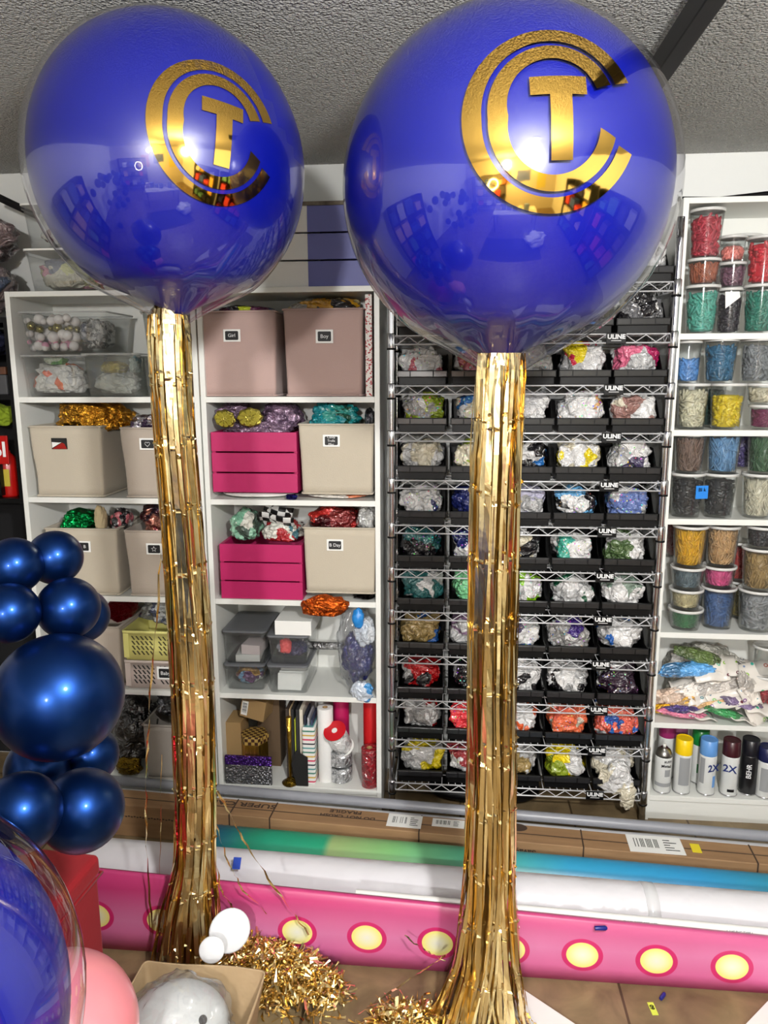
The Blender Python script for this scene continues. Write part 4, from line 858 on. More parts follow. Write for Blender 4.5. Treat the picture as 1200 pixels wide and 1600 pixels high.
pack('clear silver packet at the back right of the heap', 1160, 1045, 2.95, .2, .1, LAT('sil', (150, 146, 140)), (.5, .1, 0), seed=13)
lump('plastic_bag', 'clear bag filling the back of the fifth shelf behind the packets', 'bag', X_(1040, 1070, 2.92), X_(1180, 1070, 2.92), z5, z5+.27, 2.93, .17, bagmat('clr_back', [(170, 168, 160), (200, 198, 194), (120, 120, 112)], 3, 9, .3), 67, amp=.2)
cup('red balloons', 'at the right of the fifth shelf', 1178, 1226, z5+.05, .13, 2.88, (190, 50, 60), 'bit', py=1090)
cup('nothing', 'stacked at the right of the fifth shelf', 1184, 1226, z5+.181, .12, 2.88, (0, 0, 0), py=1040, empty=True, lidded_=True)
cup('green balloons', 'under the heap, fifth shelf right', 1186, 1226, z5, .049, 2.86, (70, 150, 60), 'bit', py=1120)
# spray cans
def spray(label, px, Y, cap, body, h=.20, band=None, words=(), capless=False, py=1200, gray=True):
    r = .0335; x = W(px, py, Y).x
    t_ = thing('spray_can', label, 'spray can', (x, Y+r, z6), rz=random.uniform(-.15, .15), group='spray paint cans')
    MB().lathe([(r*.93, 0), (r, .004), (r, h*.70), (r*.98, h*.72)], 28).build('can_body', body, t_)
    MB().lathe([(r*1.02, 0), (r*1.02, .005)], 28).build('base_rim', CHROME, t_)
    if capless:
        MB().lathe([(r*.98, h*.72), (r*.95, h*.76), (r*.75, h*.84), (r*.45, h*.86), (r*.45, h*.88)], 28).build('dome', mat('brushed_tin', (150, 148, 144), .3, 1), t_)
        MB().lathe([(.006, h*.88), (.007, h*.94), (.005, h*.95)], 12).build('nozzle', CARD, t_)
    else: MB().lathe([(r*1.0, h*.72), (r*1.01, h*.725), (r*.98, h*.99), (r*.9, h), (r*.86, h-.004)], 28).build('cap', cap, t_)
    for (z_, hh, m_, a0, a1) in (band or []):
        mb = MB(); n = 14; R = [[((r+.0005)*math.sin(a0+(a1-a0)*k/n), -(r+.0005)*math.cos(a0+(a1-a0)*k/n), zz) for k in range(n+1)] for zz in (z_, z_+hh)]
        loft(mb, R, True, False, False, closed=False); mb.build('label_panel', m_, t_)
    for (s_, sz, m_, a, z_) in words:
        text(s_, sz, m_, t_, ((r+.0008)*math.sin(a), -(r+.0008)*math.cos(a), z_), rot=(PI/2, -PI/2 if s_ == 'BEHR' else 0, a), bold=.0008 if s_ == '2X' else .0003)
    return t_
SLV = mat('label_grey', (150, 152, 154), .4); WB = mat('can_white', (214, 216, 214), .3, coat=.4); DK = mat('can_black', (20, 20, 24), .3, coat=.3); NAVY = mat('navy_ink', (24, 44, 110), .4)
def cp(n_, c): return mat('cap_'+n_, c, .35, coat=.3)
spray('capless white spray can with a tin dome, first on the bottom shelf', 1040, 2.845, None, WB, .215, [(.03, .016, SLV, -1.2, 1.2), (.075, .03, SLV, .0, .7)], [('RUST', .013, DK, .3, .14), ('Metal', .017, DK, .1, .122)], capless=True)
spray('white spray can with a yellow cap', 1071, 2.845, cp('yellow', (242, 204, 10)), WB, .235, [(.04, .12, SLV, -.6, .7)])
spray('white spray can with a green cap, behind the yellow and blue ones', 1096, 2.93, cp('green', (14, 120, 50)), WB, .235, [(.05, .04, cp('green', (14, 120, 50)), -.6, .8)], [('2X', .03, NAVY, .3, .13)])
spray('white spray can with a light blue cap', 1110, 2.845, cp('blue', (96, 150, 214)), WB, .235, [(.05, .11, SLV, -1.1, -.5), (.035, .05, cp('blue', (96, 150, 214)), .5, .95)], [('2X', .042, NAVY, .5, .12)])
spray('white spray can with a burgundy cap', 1146, 2.845, cp('burgundy', (60, 16, 26)), WB, .235, [(.02, .012, DK, -.5, .3), (.04, .1, SLV, .7, 1.2)], [('2X', .042, NAVY, -.4, .12)])
spray('black spray can lettered BEHR between the burgundy and navy caps', 1176, 2.86, cp('blk', (18, 18, 26)), DK, .235, [], [('BEHR', .026, CHW, -.3, .105)])
spray('white spray can with a navy cap at the right edge', 1203, 2.84, cp('navy', (20, 26, 70)), WB, .215, [(.03, .1, SLV, -.8, .2)])
spray('magenta capped spray can at the back left', 1043, 2.96, cp('mag', (150, 40, 100)), WB, .255)
spray('second magenta capped spray can at the back', 1062, 2.97, cp('mag2', (160, 90, 130)), WB, .25)
# cable on top of the right bookcase
o = MB().tube([(W(1060, 312, 2.9).x, 2.9, 2.41), (.95, 2.92, 2.41), (1.1, 2.9, 2.42), (1.3, 2.93, 2.44), (1.6, 2.92, 2.41)], .009, 8).build('coiled_cable', BLACK); tag(o, 'black cable lying on top of the right bookcase', 'cable')

# ================================================================== ROLLS AND BOXES ON THE FLOOR
def between(a, b): return (Vector(b)-Vector(a)).length
# pink printed board
t = NT('pink_marquee_print'); p = t.n('ShaderNodeBsdfPrincipled', i_Roughness=.4); t.l(p.outputs[0], t.out.inputs[0]); p.inputs['Coat Weight'].default_value = .25; p.inputs['Coat Roughness'].default_value = .3
sx = t.n('ShaderNodeSeparateXYZ'); t.l(t.coords(), sx.inputs[0])
def mth(op, a, b=None, c=None):
    n_ = t.n('ShaderNodeMath', operation=op)
    for i, q in enumerate((a, b, c)):
        if q is None: continue
        if isinstance(q, (int, float)): n_.inputs[i].default_value = q
        else: t.l(q, n_.inputs[i])
    return n_.outputs[0]
px_ = mth('MULTIPLY', mth('ADD', sx.outputs[0], .236+.10765+.2153*8), 1/.2153)
fx = mth('MULTIPLY', mth('SUBTRACT', mth('FRACT', px_), .5), .2153/.061)
zc = mth('SUBTRACT', .0975, mth('MULTIPLY', sx.outputs[0], .019))
fz = mth('DIVIDE', mth('SUBTRACT', sx.outputs[2], zc), .053)
rr = mth('SQRT', mth('ADD', mth('MULTIPLY', fx, fx), mth('MULTIPLY', fz, fz)))
ringc = t.ramp(rr, [(0, (232, 230, 214)), (.35, (236, 232, 190)), (.7, (238, 226, 130)), (.765, (238, 226, 130)), (.775, (200, 40, 104)), (.99, (200, 40, 104))])
gr = t.ramp(mth('MULTIPLY', sx.outputs[2], 4.2), [(0, (206, 84, 140)), (.45, (208, 118, 162)), (.9, (192, 60, 116))])  # lighter middle band: a highlight put into the pink colour
mx = t.n('ShaderNodeMix', data_type='RGBA'); t.l(mth('GREATER_THAN', rr, 1.0), mx.inputs[0]); t.l(ringc, mx.inputs[6]); t.l(gr, mx.inputs[7]); t.l(mx.outputs[2], p.inputs['Base Color'])
mb = MB(); n = 30; R = []
def ztop(x): return .228-.048*(x+.18) if x > -1.3 else .28
for i in range(n+1):
    x = -1.25+2.85*i/n; zt = ztop(x)
    R.append([(x, 1.972, .001), (x, 1.970, zt*.25), (x, 1.971, zt*.5), (x, 1.974, zt*.8), (x, 1.980, zt*.97), (x, 1.988, zt), (x, 2.0, zt*.985), (x, 2.003, zt*.5), (x, 2.0, .001)])
loft(mb, R, True, True, True); PINK = mb.build('printed_board', t.m); tag(PINK, 'long pink printed board with yellow marquee dots standing on the floor', 'board')
# PVC pipe
PVC = mat('white_pvc', (232, 230, 226), .3)
a, b = W(556, 1397, 2.02), W(1290, 1466, 2.02)
pv = thing('pvc_pipe', 'thin white pipe lying along the top of the pink board', 'pipe', a); d = b-a
mb = MB(); mb.tube([(0, 0, 0), d], .0145, 16, cap=False); mb.tube([(0, 0, 0), d], .0125, 16, cap=False); mb.build('pipe_wall', PVC, pv)
ang = math.atan2(-d.z, d.x)
for k, (u, s_) in enumerate(((.1, '=1-1/2=120'), (.2, 'PVC-1120 (C) SCH 40'), (.33, 'D-1785 PR 330 PSI'), (.62, 'CHARLOTTE PIPE  NSF-pw'), (.82, '1-1/4" PVC TYPE I'))):
    q = d*u; text(s_, .010, mat('ink_grey', (120, 120, 130), .7), pv, (q.x, q.y-.0149, q.z+.004), rot=(PI/2-.25, ang, 0))
def roll_x(name, label, cat, pa, pb, r, m_, seg=10, n=24, wob=0, parts=None):
    pa, pb = Vector(pa), Vector(pb); t_ = thing(name, label, cat, pa)
    mb = MB(); d = pb-pa; pts = [d*(k/seg)+Vector((0, 0, wob*math.sin(k*2.1))) for k in range(seg+1)]
    mb.tube(pts, r, n); mb.build('roll_body', m_, t_, bevel=0); return t_
WPAPER = mat('white_wrap', (222, 220, 224), .28, coat=.4, bump=(7, .35, .03))
rw = thing('wrapped_roll', 'thick white plastic wrapped roll behind the pink board', 'roll', (-1.3, 2.252, .09))
mb = MB(); R = []
for i in range(25):
    x = i*2.75/24; yy = -.045*x*.95; R.append([(x, yy+.09*math.cos(a_)*(1+.008*math.sin(i*1.3)), .09*math.sin(a_)) for a_ in [2*PI*k/14+.22 for k in range(14)]])
loft(mb, R, True); mb.build('roll_body', WPAPER, rw)
MB().lathe([(.089, -.02), (.0912, -.019), (.0912, .019), (.089, .02)], 28, M=Matrix.Rotation(PI/2, 4, 'Y')).build('tape_band', mat('clear_tape', (214, 214, 216), .15, coat=.6), rw, (1.95, -.083, 0))
o_ = MB().box(-.013, .013, -.0915, -.09, -.018, .018); o_.build('blue_sticker', mat('blue_print', (30, 70, 180), .4), rw, (W(364, 1372, 2.1).x+1.3, -.035, .052), rot=(-.7, 0, 0))
# coloured vinyl roll
t = NT('painted_vinyl'); p = t.n('ShaderNodeBsdfPrincipled', i_Roughness=.4); t.l(p.outputs[0], t.out.inputs[0])
nz = t.n('ShaderNodeTexNoise', i_Scale=.9, i_Detail=1.0); t.l(t.coords(), nz.inputs[0])
sx = t.n('ShaderNodeSeparateXYZ'); t.l(t.coords(), sx.inputs[0])
f = mth('ADD', mth('MULTIPLY', sx.outputs[0], .42), mth('MULTIPLY', mth('SUBTRACT', nz.outputs[0], .5), .15))
t.l(t.ramp(f, [(0, (40, 110, 150)), (.06, (30, 140, 110)), (.17, (36, 148, 110)), (.18, (146, 168, 110)), (.28, (120, 176, 110)), (.42, (80, 170, 140)), (.55, (50, 150, 190)), (.75, (44, 140, 190)), (.9, (40, 128, 140))]), p.inputs['Base Color'])
x0_ = W(332, 1310, 2.42).x
roll_x('vinyl_roll', 'rolled vinyl backdrop printed teal, green and blue', 'roll', (x0_, 2.425, .070), (1.5, 2.285, .070), .0685, t.m)
# cardboard boxes
t = NT('kraft_long_box'); p = t.n('ShaderNodeBsdfPrincipled', i_Roughness=.7); t.l(p.outputs[0], t.out.inputs[0])
nz = t.n('ShaderNodeTexNoise', i_Scale=14.0, i_Detail=5.0); t.l(t.coords(scale=(.3, 2, 2)), nz.inputs[0]); t.l(t.ramp(nz.outputs[0], [(.3, (136, 104, 72)), (.7, (158, 124, 88))]), p.inputs['Base Color'])
KB = t.m; DKL = mat('dark_tape_line', (62, 46, 36), .6)
def long_box(label, xa, xb, ya, yb, dpt, h, z=0, straps=(), seam=True):
    L = math.hypot(xb-xa, yb-ya); t_ = thing('long_carton', label, 'cardboard box', (xa, ya, z), math.atan2(yb-ya, xb-xa), 'long cardboard cartons')
    MB().box(0, L, 0, dpt, 0, h).build('carton_body', KB, t_, bevel=.003)
    if seam:
        MB().box(0, L, dpt*.45, dpt*.45+.004, h, h+.0008).build('flap_seam', DKL, t_)
        mb = MB()
        nn = int(L/.012)
        for k in range(nn): mb.box(k*.012, k*.012+.008, -.0006, .0004, h*.62+(.002 if k % 2 else 0), h*.62+.005+(.002 if k % 2 else 0))
        mb.build('serrated_edge', DKL, t_)
    for s_ in straps:
        mb = MB(); mb.box(s_, s_+.005, -.0012, dpt+.001, h-.0005, h+.001); mb.box(s_, s_+.005, -.0012, 0.0002, .002, h+.001); mb.build('strap', DKL, t_)
    return t_
xL = -1.45; slope = -.068
yy = lambda x: 2.472+slope*(x+.2)
lb = long_box('long brown carton lying across the floor, with upside down print and shipping labels', xL, 1.6, yy(xL), yy(1.6), .105, .135, 0, [W(420, 1270, 2.5).x-xL, W(655, 1295, 2.48).x-xL, W(911, 1315, 2.45).x-xL, W(1180, 1340, 2.42).x-xL, .62])
BR = mat('brown_ink', (66, 50, 40), .8)
def on_top(px, v): return W(px, 1280, 2.5).x-xL
def top_text(s_, px, v, size, sxx=1): text(s_, size, BR, lb, (on_top(px, v), v, .1362), rot=(0, 0, PI), sx=sxx, bold=.0006)
top_text('SUPER CARGO', 352, .075, .036, 1.5)
top_text('FRAGILE', 535, .085, .026, 1.3); top_text('DO NOT CRUSH', 540, .055, .022, 1.3)
def label_on(px, v, w_, d_, nm='shipping_label', mt=CARD, bars=True, rz=0):
    f = MB().box(-w_/2, w_/2, -d_/2, d_/2, 0, .0008).build(nm, mt, lb, (on_top(px, v), v, .1356), rot=(0, 0, rz))
    if bars:
        g = MB(); r_ = random.Random(px)
        for k in range(16): 
            if r_.random() < .75: g.box(-w_*.38+k*w_*.028, -w_*.38+k*w_*.028+w_*.014, -d_*.2, d_*.3, .0008, .0012)
        for k in range(5): g.box(w_*.16, w_*.16+r_.uniform(.1, .26)*w_, -d_*.3+k*d_*.14, -d_*.26+k*d_*.14, .0008, .0012)
        g.build('print', BLACK, f)
    return f
label_on(631, .06, .13, .08, 'shipping_label'); label_on(700, .07, .12, .05); label_on(1022, .055, .19, .1, rz=.03)
label_on(1084, .055, .032, .05, 'yellow_sticker', mat('sticker_yellow', (226, 206, 40), .5), False)
mb = MB(); mb.lathe([(.0001, 0), (.03, 0), (.03, .0008)], 24, sx=1.3, sy=.8); sl = mb.build('oval_seal', BR, lb, (on_top(808, 0), .085, .1352))
text('Savage', .026, BR, lb, (on_top(818, 0), -.0012, .098), rot=(PI/2, PI, 0), sx=1.3, bold=.0005)
WR = mat('white_roll_paper', (224, 224, 226), .35, coat=.2)
roll_x('paper_roll', 'long white roll lying under the front edge of the bookcases', 'roll', (-1.5, 2.725, .047), (1.6, 2.525, .047), .046, WR)
a, b = Vector((-.98, 2.725, .1125)), Vector((1.2, 2.582, .1125))
GP = mat('grey_pipe', (140, 142, 149), .35)
o = MB().tube([a+(a-b)*.2, a, b, b+(b-a)*.2], .019, 18).build('grey_pole', GP); tag(o, 'long grey metal pole resting on the white roll', 'pole')

# small things on the floor
def small(name, label, cat, px, py, z, mb, m_, rz=0):
    q = WZ(px, py, z); return tag(mb.build(name, m_, None, q, rot=(0, 0, rz), bevel=.0008), label, cat)
small('blue_cap', 'small dark blue plastic cap on the pink board top edge', 'cap', 938, 1452, .19, MB().tube([(-.017, 0, .004), (.014, 0, .004), (.02, 0, .004)], [.006, .007, .004], 12), mat('dark_blue_cap', (30, 34, 120), .35), .1)
small('blue_cap', 'small dark blue plastic cap lying on the floor tiles', 'cap', 1035, 1557, .006, MB().tube([(-.012, 0, 0), (.01, 0, 0), (.016, 0, 0)], [.005, .006, .004], 12), mat('dark_blue_cap', (30, 34, 120), .35), .9)
tp = small('tape_strip', 'yellow green tape strip marked in black on the floor', 'tape', 1020, 1576, .001, MB().box(-.009, .009, -.022, .022, -.0008, .0006), mat('yellow_green_tape', (206, 220, 80), .5), .1)
text('60', .016, BLACK, tp, (0, .004, .0008), rot=(0, 0, PI/2), name='marking', bold=.0006)
q1, q2, q3 = WZ(812, 1542, .012), WZ(905, 1604, .012), WZ(810, 1640, .012)
def flat_poly(name, label, cat, P, th, m_):
    mb = MB(); loft(mb, [[(x, y, 0) for x, y in P], [(x, y, th) for x, y in P]], False); return tag(mb.build(name, m_, None, (0, 0, .0005), bevel=.001), label, cat)
flat_poly('white_board', 'white board corner on the floor right of the second gold tassel', 'board', [(q1.x, q1.y), (q1.x-.12, q1.y-.32), (q2.x+.25, q2.y-.32), (q2.x, q2.y)], .012, CARD)
q4, q5 = WZ(1160, 1606, .01), WZ(1206, 1558, .01)
flat_poly('white_board', 'white board corner cut by the bottom right corner', 'board', [(q4.x, q4.y), (q4.x+.02, q4.y-.2), (q5.x+.3, q5.y-.2), (q5.x+.3, q5.y+.2), (q5.x, q5.y)], .012, CARD)

# ================================================================== BIG BALLOONS
BLUE = mat('blue_latex', (5, 15, 120), .3, coat=.15, coatr=.03, spec=.6)
t = NT('bubble_film')
tr = t.n('ShaderNodeBsdfTransparent'); tr.inputs[0].default_value = lin((250, 250, 255)); gl = t.n('ShaderNodeBsdfGlossy', i_Roughness=.015)
m1 = t.n('ShaderNodeMixShader'); t.l(schlick(t, 1.75), m1.inputs[0]); t.l(tr.outputs[0], m1.inputs[1]); t.l(gl.outputs[0], m1.inputs[2]); t.l(m1.outputs[0], t.out.inputs[0])
BUB = t.m
t = NT('gold_foil'); p = t.n('ShaderNodeBsdfPrincipled', i_Roughness=.2, i_Metallic=1.0); t.l(p.outputs[0], t.out.inputs[0])
p.inputs['Base Color'].default_value = lin((250, 226, 166))
nz = t.n('ShaderNodeTexNoise', i_Scale=26.0, i_Detail=2.0); t.l(t.coords(), nz.inputs[0]); t.l(t.bump(nz.outputs[0], .25, .004), p.inputs['Normal'])
GOLD = t.m
LOGO = mat('gold_mirror_vinyl', (232, 186, 92), .06, 1)
def sph_mesh(R, squash=1.0, neck=.0, nseg=64, nring=40, pucker=0, seed=0):
    """balloon body hanging neck down, origin at the centre"""
    mb = MB(); prof = []
    rings = []
    for j in range(nring+1):
        th = PI*j/nring; r = R*math.sin(th); z = R*squash*math.cos(th)
        if neck and th > PI*.80:
            u = (th-PI*.80)/(PI*.2); r = R*math.sin(PI*.8)*(1-u)**1.25+.018*u; z = R*squash*math.cos(PI*.8)-(R*squash*(1-abs(math.cos(PI*.8)))+neck)*u**.92
        ring = []
        for k in range(nseg):
            a = 2*PI*k/nseg; w_ = 0
            if pucker and th > PI*.72: w_ = pucker*((th-PI*.72)/(PI*.28))*math.sin(a*17+seed)*.5*(r > .02)
            ring.append((max(r+w_*r, .0005)*math.cos(a), max(r+w_*r, .0005)*math.sin(a), z))
        rings.append(ring)
    loft(mb, rings[::-1], True); return mb
def foil_logo(parent, R, n, up, rho, m_, stretch=(1, 1)):
    n = n.normalized(); ex = up.cross(n).normalized(); ey = n.cross(ex).normalized()
    # looking at the balloon from outside: ex points to the viewer's right when up x n is used
    def P(x, y, dr=.0012):
        a = math.hypot(x, y)*rho
        if a < 1e-6: return n*(R+dr)
        dirn = (ex*x+ey*y)/math.hypot(x, y)
        return (n*math.cos(a)+dirn*math.sin(a))*(R+dr)
    def arc(r0, k0, r1, k1, a0o, a0i, a1o, a1i, name):
        mb = MB(); N = 72; rings = []
        for i in range(N+1):
            f = i/N; row = []
            for j in range(5):
                g = j/4; aa = (a0i+(a0o-a0i)*g)*(1-f)+(a1i+(a1o-a1i)*g)*f; u = abs(math.sin(aa)); q0, q1 = r0+k0*u, r1+k1*u; r = q0+(q1-q0)*g
                row.append(P(r*math.cos(aa)*stretch[0], r*math.sin(aa)*stretch[1]))
            rings.append(row)
        loft(mb, rings, True, False, False, closed=False); return mb.build(name, m_, parent)
    D = math.radians
    arc(.78, .055, 1.0, 0, D(24), D(26), D(360-22), D(360-22), 'outer_letter_c')
    arc(.495, .115, .715, .06, D(27), D(30), D(360-18), D(360-15), 'inner_letter_c')
    def quad(x0, x1, y0, y1, mb, N=12):
        rings = [[P(x0+(x1-x0)*i/N, y0+(y1-y0)*j/4) for j in range(5)] for i in range(N+1)]; loft(mb, rings, True, False, False, closed=False)
    mb = MB(); quad(-.26, .36, .20, .40, mb); quad(-.05, .19, -.47, .20, mb, 6)
    mb.build('letter_t', m_, parent)
def giant(label, c, R, off, logo_px, up, rho, neck, sq=1.0, seed=0, stretch=(1, 1)):
    t_ = thing('bubble_balloon', label, 'balloon', (c[0], c[1], c[2]-R*sq)); z0_ = R*sq
    o = sph_mesh(R, sq, neck, pucker=.10, seed=seed).build('clear_bubble', BUB, t_, (0, 0, z0_))
    i = sph_mesh(R*.975, sq, neck*.35, pucker=0).build('blue_inner_balloon', BLUE, t_, (off[0], off[1], z0_+off[2]))
    if logo_px:
        e = bpy.data.objects.new('monogram', None); COL.objects.link(e); e.parent = t_; e.location = (0, 0, z0_)
        d = (CF*FPX+CR*(logo_px[0]-600)-CU*(logo_px[1]-800)).normalized(); o_ = Vector((0, 0, CAMH))-Vector(c)
        b_ = d.dot(o_); disc = b_*b_-(o_.length_squared-R*R); hit = o_+d*(-b_-math.sqrt(max(disc, 0)))
        foil_logo(e, R, hit, up, rho, LOGO, stretch)
    # gathered nozzle
    MB().lathe([(.017, -.02), (.02, -.012), (.012, -.004), (.010, .0), (.014, .012)], 16).build('knot', clear('film_knot', (220, 220, 235), .3, (150, 150, 190), 1.7, .1), t_, (0, 0, z0_-R*sq-neck+.0))
    return t_
B1C, B1R = Vector((-.676, 1.820, 2.269)), .322
B2C, B2R = Vector((.118, 1.751, 2.189)), .364
giant('clear bubble above the white bookcases, blue balloon inside, gold CT monogram', B1C, B1R, (.008, 0, .004), (343, 203), Vector((.14, 0, 1)), math.radians(25.5), .03, 1.03, 1)
giant('larger clear bubble over the wire rack, blue balloon inside, gold CT monogram', B2C, B2R, (-.008, 0, .005), (868, 177), Vector((-.04, 0, 1)), math.radians(25.5), .05, 1.0, 2)

# ------------------------------------------------------------------ foil tassels
def tassel(label, path, n, seed, wmin=.006, wmax=.014, name='foil_tassel', flare=1.0, crease=.165):
    """path: list of (centre, half width) from the top down"""
    rn = random.Random(seed); mb = MB(); L = len(path); top = path[0][0]
    def at(f):
        x = f*(L-1); i = min(int(x), L-2); u = x-i; u2 = u*u*(3-2*u)*.4+u*.6
        return path[i][0].lerp(path[i+1][0], u2), path[i][1]+(path[i+1][1]-path[i][1])*u2
    H_ = top.z-path[-1][0].z; tab = [(i_/600, top.z-at(i_/600)[0].z) for i_ in range(601)]; cre = []; zc = crease*.9
    while zc < H_-.05: cre.append((next(f_ for f_, z_ in tab if z_ >= zc), rn.uniform(.6, 1.3))); zc += crease
    for k in range(n):
        a0 = 2*PI*k/n+rn.uniform(-.2, .2); rad = rn.choice((1, 1, .93, .75, .5, .3)); wd = rn.uniform(wmin, wmax)
        tw = rn.uniform(-.8, .8); ph = rn.uniform(0, 9); f1 = rn.uniform(.90, 1.0) if k % 3 else 1.0; drift = rn.uniform(-.5, .5); pts = []
        fs = [(j/34*f1, 0) for j in range(35)]
        jit = rn.choice((0, 0, .004, -.012, .02))+rn.uniform(-.003, .003)
        for f_, c_ in cre: 
            for dz in (-.0045, 0, .0045): 
                g = f_+(dz+jit)/H_
                if 0 < g < f1: fs.append((g, c_ if dz == 0 else 0))
        fs.sort()
        for f, cr in fs:
            c, hw = at(f); a = a0+drift*f+.10*math.sin(f*11+ph); r_ = hw*rad*(1+.08*math.sin(f*17+ph*2))
            q = c+Vector((math.cos(a)*r_, math.sin(a)*r_*.75, 0)); q += Vector((math.cos(a), math.sin(a), 0))*(.0045*cr*rn.uniform(-.9, 1))
            q.x += rn.uniform(-.0006, .0006); q.y += rn.uniform(-.0008, .0008)
            b_ = a+PI/2+tw*math.sin(f*6+ph)*1.1+.55*cr*rn.uniform(-1, 1)+rn.uniform(-.035, .035)
            pts.append((q, Vector((math.cos(b_), math.sin(b_), 0))))
        mb.ribbon(pts, wd)
    t_ = thing(name, label, 'tassel', path[-1][0].copy())
    for v in mb.b.verts: v.co -= t_.location; v.co.z = max(v.co.z, .002-t_.location.z)
    mb.build('foil_strips', GOLD, t_); return t_
def tp_(px, py, Y, hw): return (W(px, py, Y), hw)
P2 = [tp_(783, 552, 1.745, .050), tp_(781, 600, 1.745, .054), tp_(776, 720, 1.745, .060), tp_(771, 900, 1.75, .059), tp_(768, 1080, 1.75, .058), tp_(767, 1250, 1.755, .063), tp_(764, 1400, 1.76, .070), tp_(758, 1500, 1.77, .086), tp_(748, 1570, 1.78, .125), (Vector((.096, 1.78, .004)), .165)]
t2 = tassel('long gold foil tassel hanging from the right blue bubble to the floor', P2, 150, 5)
P1 = [tp_(261, 492, 1.822, .045), tp_(263, 530, 1.822, .052), tp_(270, 640, 1.825, .050), tp_(282, 800, 1.83, .052), tp_(293, 950, 1.84, .056), tp_(302, 1100, 1.86, .058), tp_(305, 1250, 1.89, .056), tp_(303, 1350, 1.895, .058), tp_(297, 1420, 1.895, .085), (Vector((-.775, 1.882, .004)), .11)]
t1 = tassel('long gold foil tassel hanging from the left blue bubble to the floor', P1, 140, 6)
def gather(parent, top, r, seed):
    rn = random.Random(seed); mb = MB()
    for k in range(46):
        a = rn.uniform(0, 2*PI); R0 = r*rn.uniform(.7, 1.05); pts = []
        for j in range(7):
            f = j/6; rr_ = .014+(R0-.014)*math.sin(f*PI/2)**.8; q = Vector((math.cos(a)*rr_, math.sin(a)*rr_*.8, .035*(1-f)**1.5-.05*max(0, f-.5)+rn.uniform(-.002, .002)))
            pts.append((q, Vector((-math.sin(a), math.cos(a), rn.uniform(-.3, .3)))))
        mb.ribbon(pts, rn.uniform(.008, .016))
    mb.b.verts.ensure_lookup_table(); off = top-parent.location
    for v in mb.b.verts: v.co += off
    mb.build('gathered_top', GOLD, parent)
gather(t1, P1[0][0], .046, 1); gather(t2, P2[0][0], .052, 2)
# tail parts: loose strands
def strand(parent, pts, wd=.004, m_=None):
    P = [Vector(q) for q in pts]; out = []
    rn = random.Random(len(parent.children)+3)
    for i in range(len(P)-1):
        for k in range(8):
            f = k/8; q = P[i].lerp(P[i+1], f)+Vector((rn.uniform(-.002, .002),)*3); a = (i*8+k)*.45
            out.append((q-parent.location, Vector((math.cos(a), math.sin(a), .2))))
    MB().ribbon([(p_, s_) for p_, s_ in out], wd).build('loose_strand', GOLD, parent) if False else None
    mb = MB(); mb.ribbon(out, wd); mb.build('loose_strand', m_ or GOLD, parent)
strand(t1, [W(256, 760, 1.82), W(247, 940, 1.83), W(235, 1080, 1.85), W(229, 1200, 1.88), W(228, 1320, 1.90), WZ(240, 1490, .01)], .006)
strand(t1, [W(252, 1180, 1.86), W(251, 1300, 1.88), WZ(246, 1488, .01)], .002)
strand(t1, [W(340, 1235, 1.9), W(380, 1310, 1.92), W(432, 1392, 1.95), WZ(490, 1470, .1)], .007)
strand(t1, [W(333, 1270, 1.9), W(355, 1345, 1.91), W(380, 1390, 1.93), WZ(440, 1450, .09)], .005)
strand(t1, [W(330, 1300, 1.9), W(345, 1390, 1.91), W(365, 1420, 1.93), WZ(400, 1450, .08)], .006)
strand(t1, [W(322, 1120, 1.88), W(333, 1205, 1.88), W(322, 1215, 1.89), W(342, 1240, 1.9)], .008)
REDST = foil('red_strip', (200, 40, 50), .3)
strand(t1, [W(272, 1150, 1.82), W(276, 1300, 1.85), W(280, 1440, 1.88)], .006, REDST)
strand(t2, [WZ(560, 1585, .03), W(640, 1530, 1.9), W(685, 1500, 1.88), W(700, 1490, 1.86)], .006)
strand(t2, [W(632, 1462, 1.92), W(665, 1485, 1.88), W(700, 1505, 1.85)], .005)
strand(t2, [WZ(820, 1580, .05), WZ(838, 1600, .02), WZ(842, 1620, .01)], .008)
def pile(label, cx, cy, rx, ry, h, n, seed, rz=0, name='foil_pile'):
    rn = random.Random(seed); mb = MB(); ca, sa = math.cos(rz), math.sin(rz)
    for k in range(n):
        u, v = rn.gauss(0, .42), rn.gauss(0, .42)
        if u*u+v*v > 1.15: continue
        H = h*max(0, 1-(u*u+v*v))**.7; x, y = u*rx, v*ry; X, Y = cx+x*ca-y*sa, cy+x*sa+y*ca
        z = .004+H*rn.uniform(.2, 1.0); a = rn.uniform(0, 2*PI); L = rn.uniform(.02, .07); bend = rn.uniform(-2, 2); pts = []
        for j in range(5):
            f = j/4-.5; aa = a+bend*f; q = Vector((X+math.cos(aa)*L*f*1.6, Y+math.sin(aa)*L*f*1.6, max(.003, z+rn.uniform(-.006, .006)+.012*math.sin(f*5+k))))
            t3 = rn.uniform(0, PI); pts.append((q, Vector((-math.sin(aa)*math.cos(t3), math.cos(aa)*math.cos(t3), math.sin(t3)))))
        mb.ribbon(pts, rn.uniform(.005, .010))
    for v in mb.b.verts: v.co -= Vector((cx, cy, 0)); v.co.z = max(v.co.z, .002)
    return tag(mb.build(name, GOLD, None, (cx, cy, 0)), label, 'foil fringe', kind='stuff')
q = WZ(455, 1500, .03)
pile('heap of loose gold foil fringe on the floor right of the left tassel', q.x-.06, q.y-.05, .25, .105, .10, 2300, 8, -.25)
q = WZ(375, 1450, .08); pile('gold foil fringe bunched around the white discs', q.x, q.y+.01, .12, .07, .13, 500, 12, 0)
q = WZ(640, 1592, .03); pile('gold foil fringe spread on the floor left of the right tassel', q.x, q.y-.03, .12, .10, .06, 800, 9, .1)
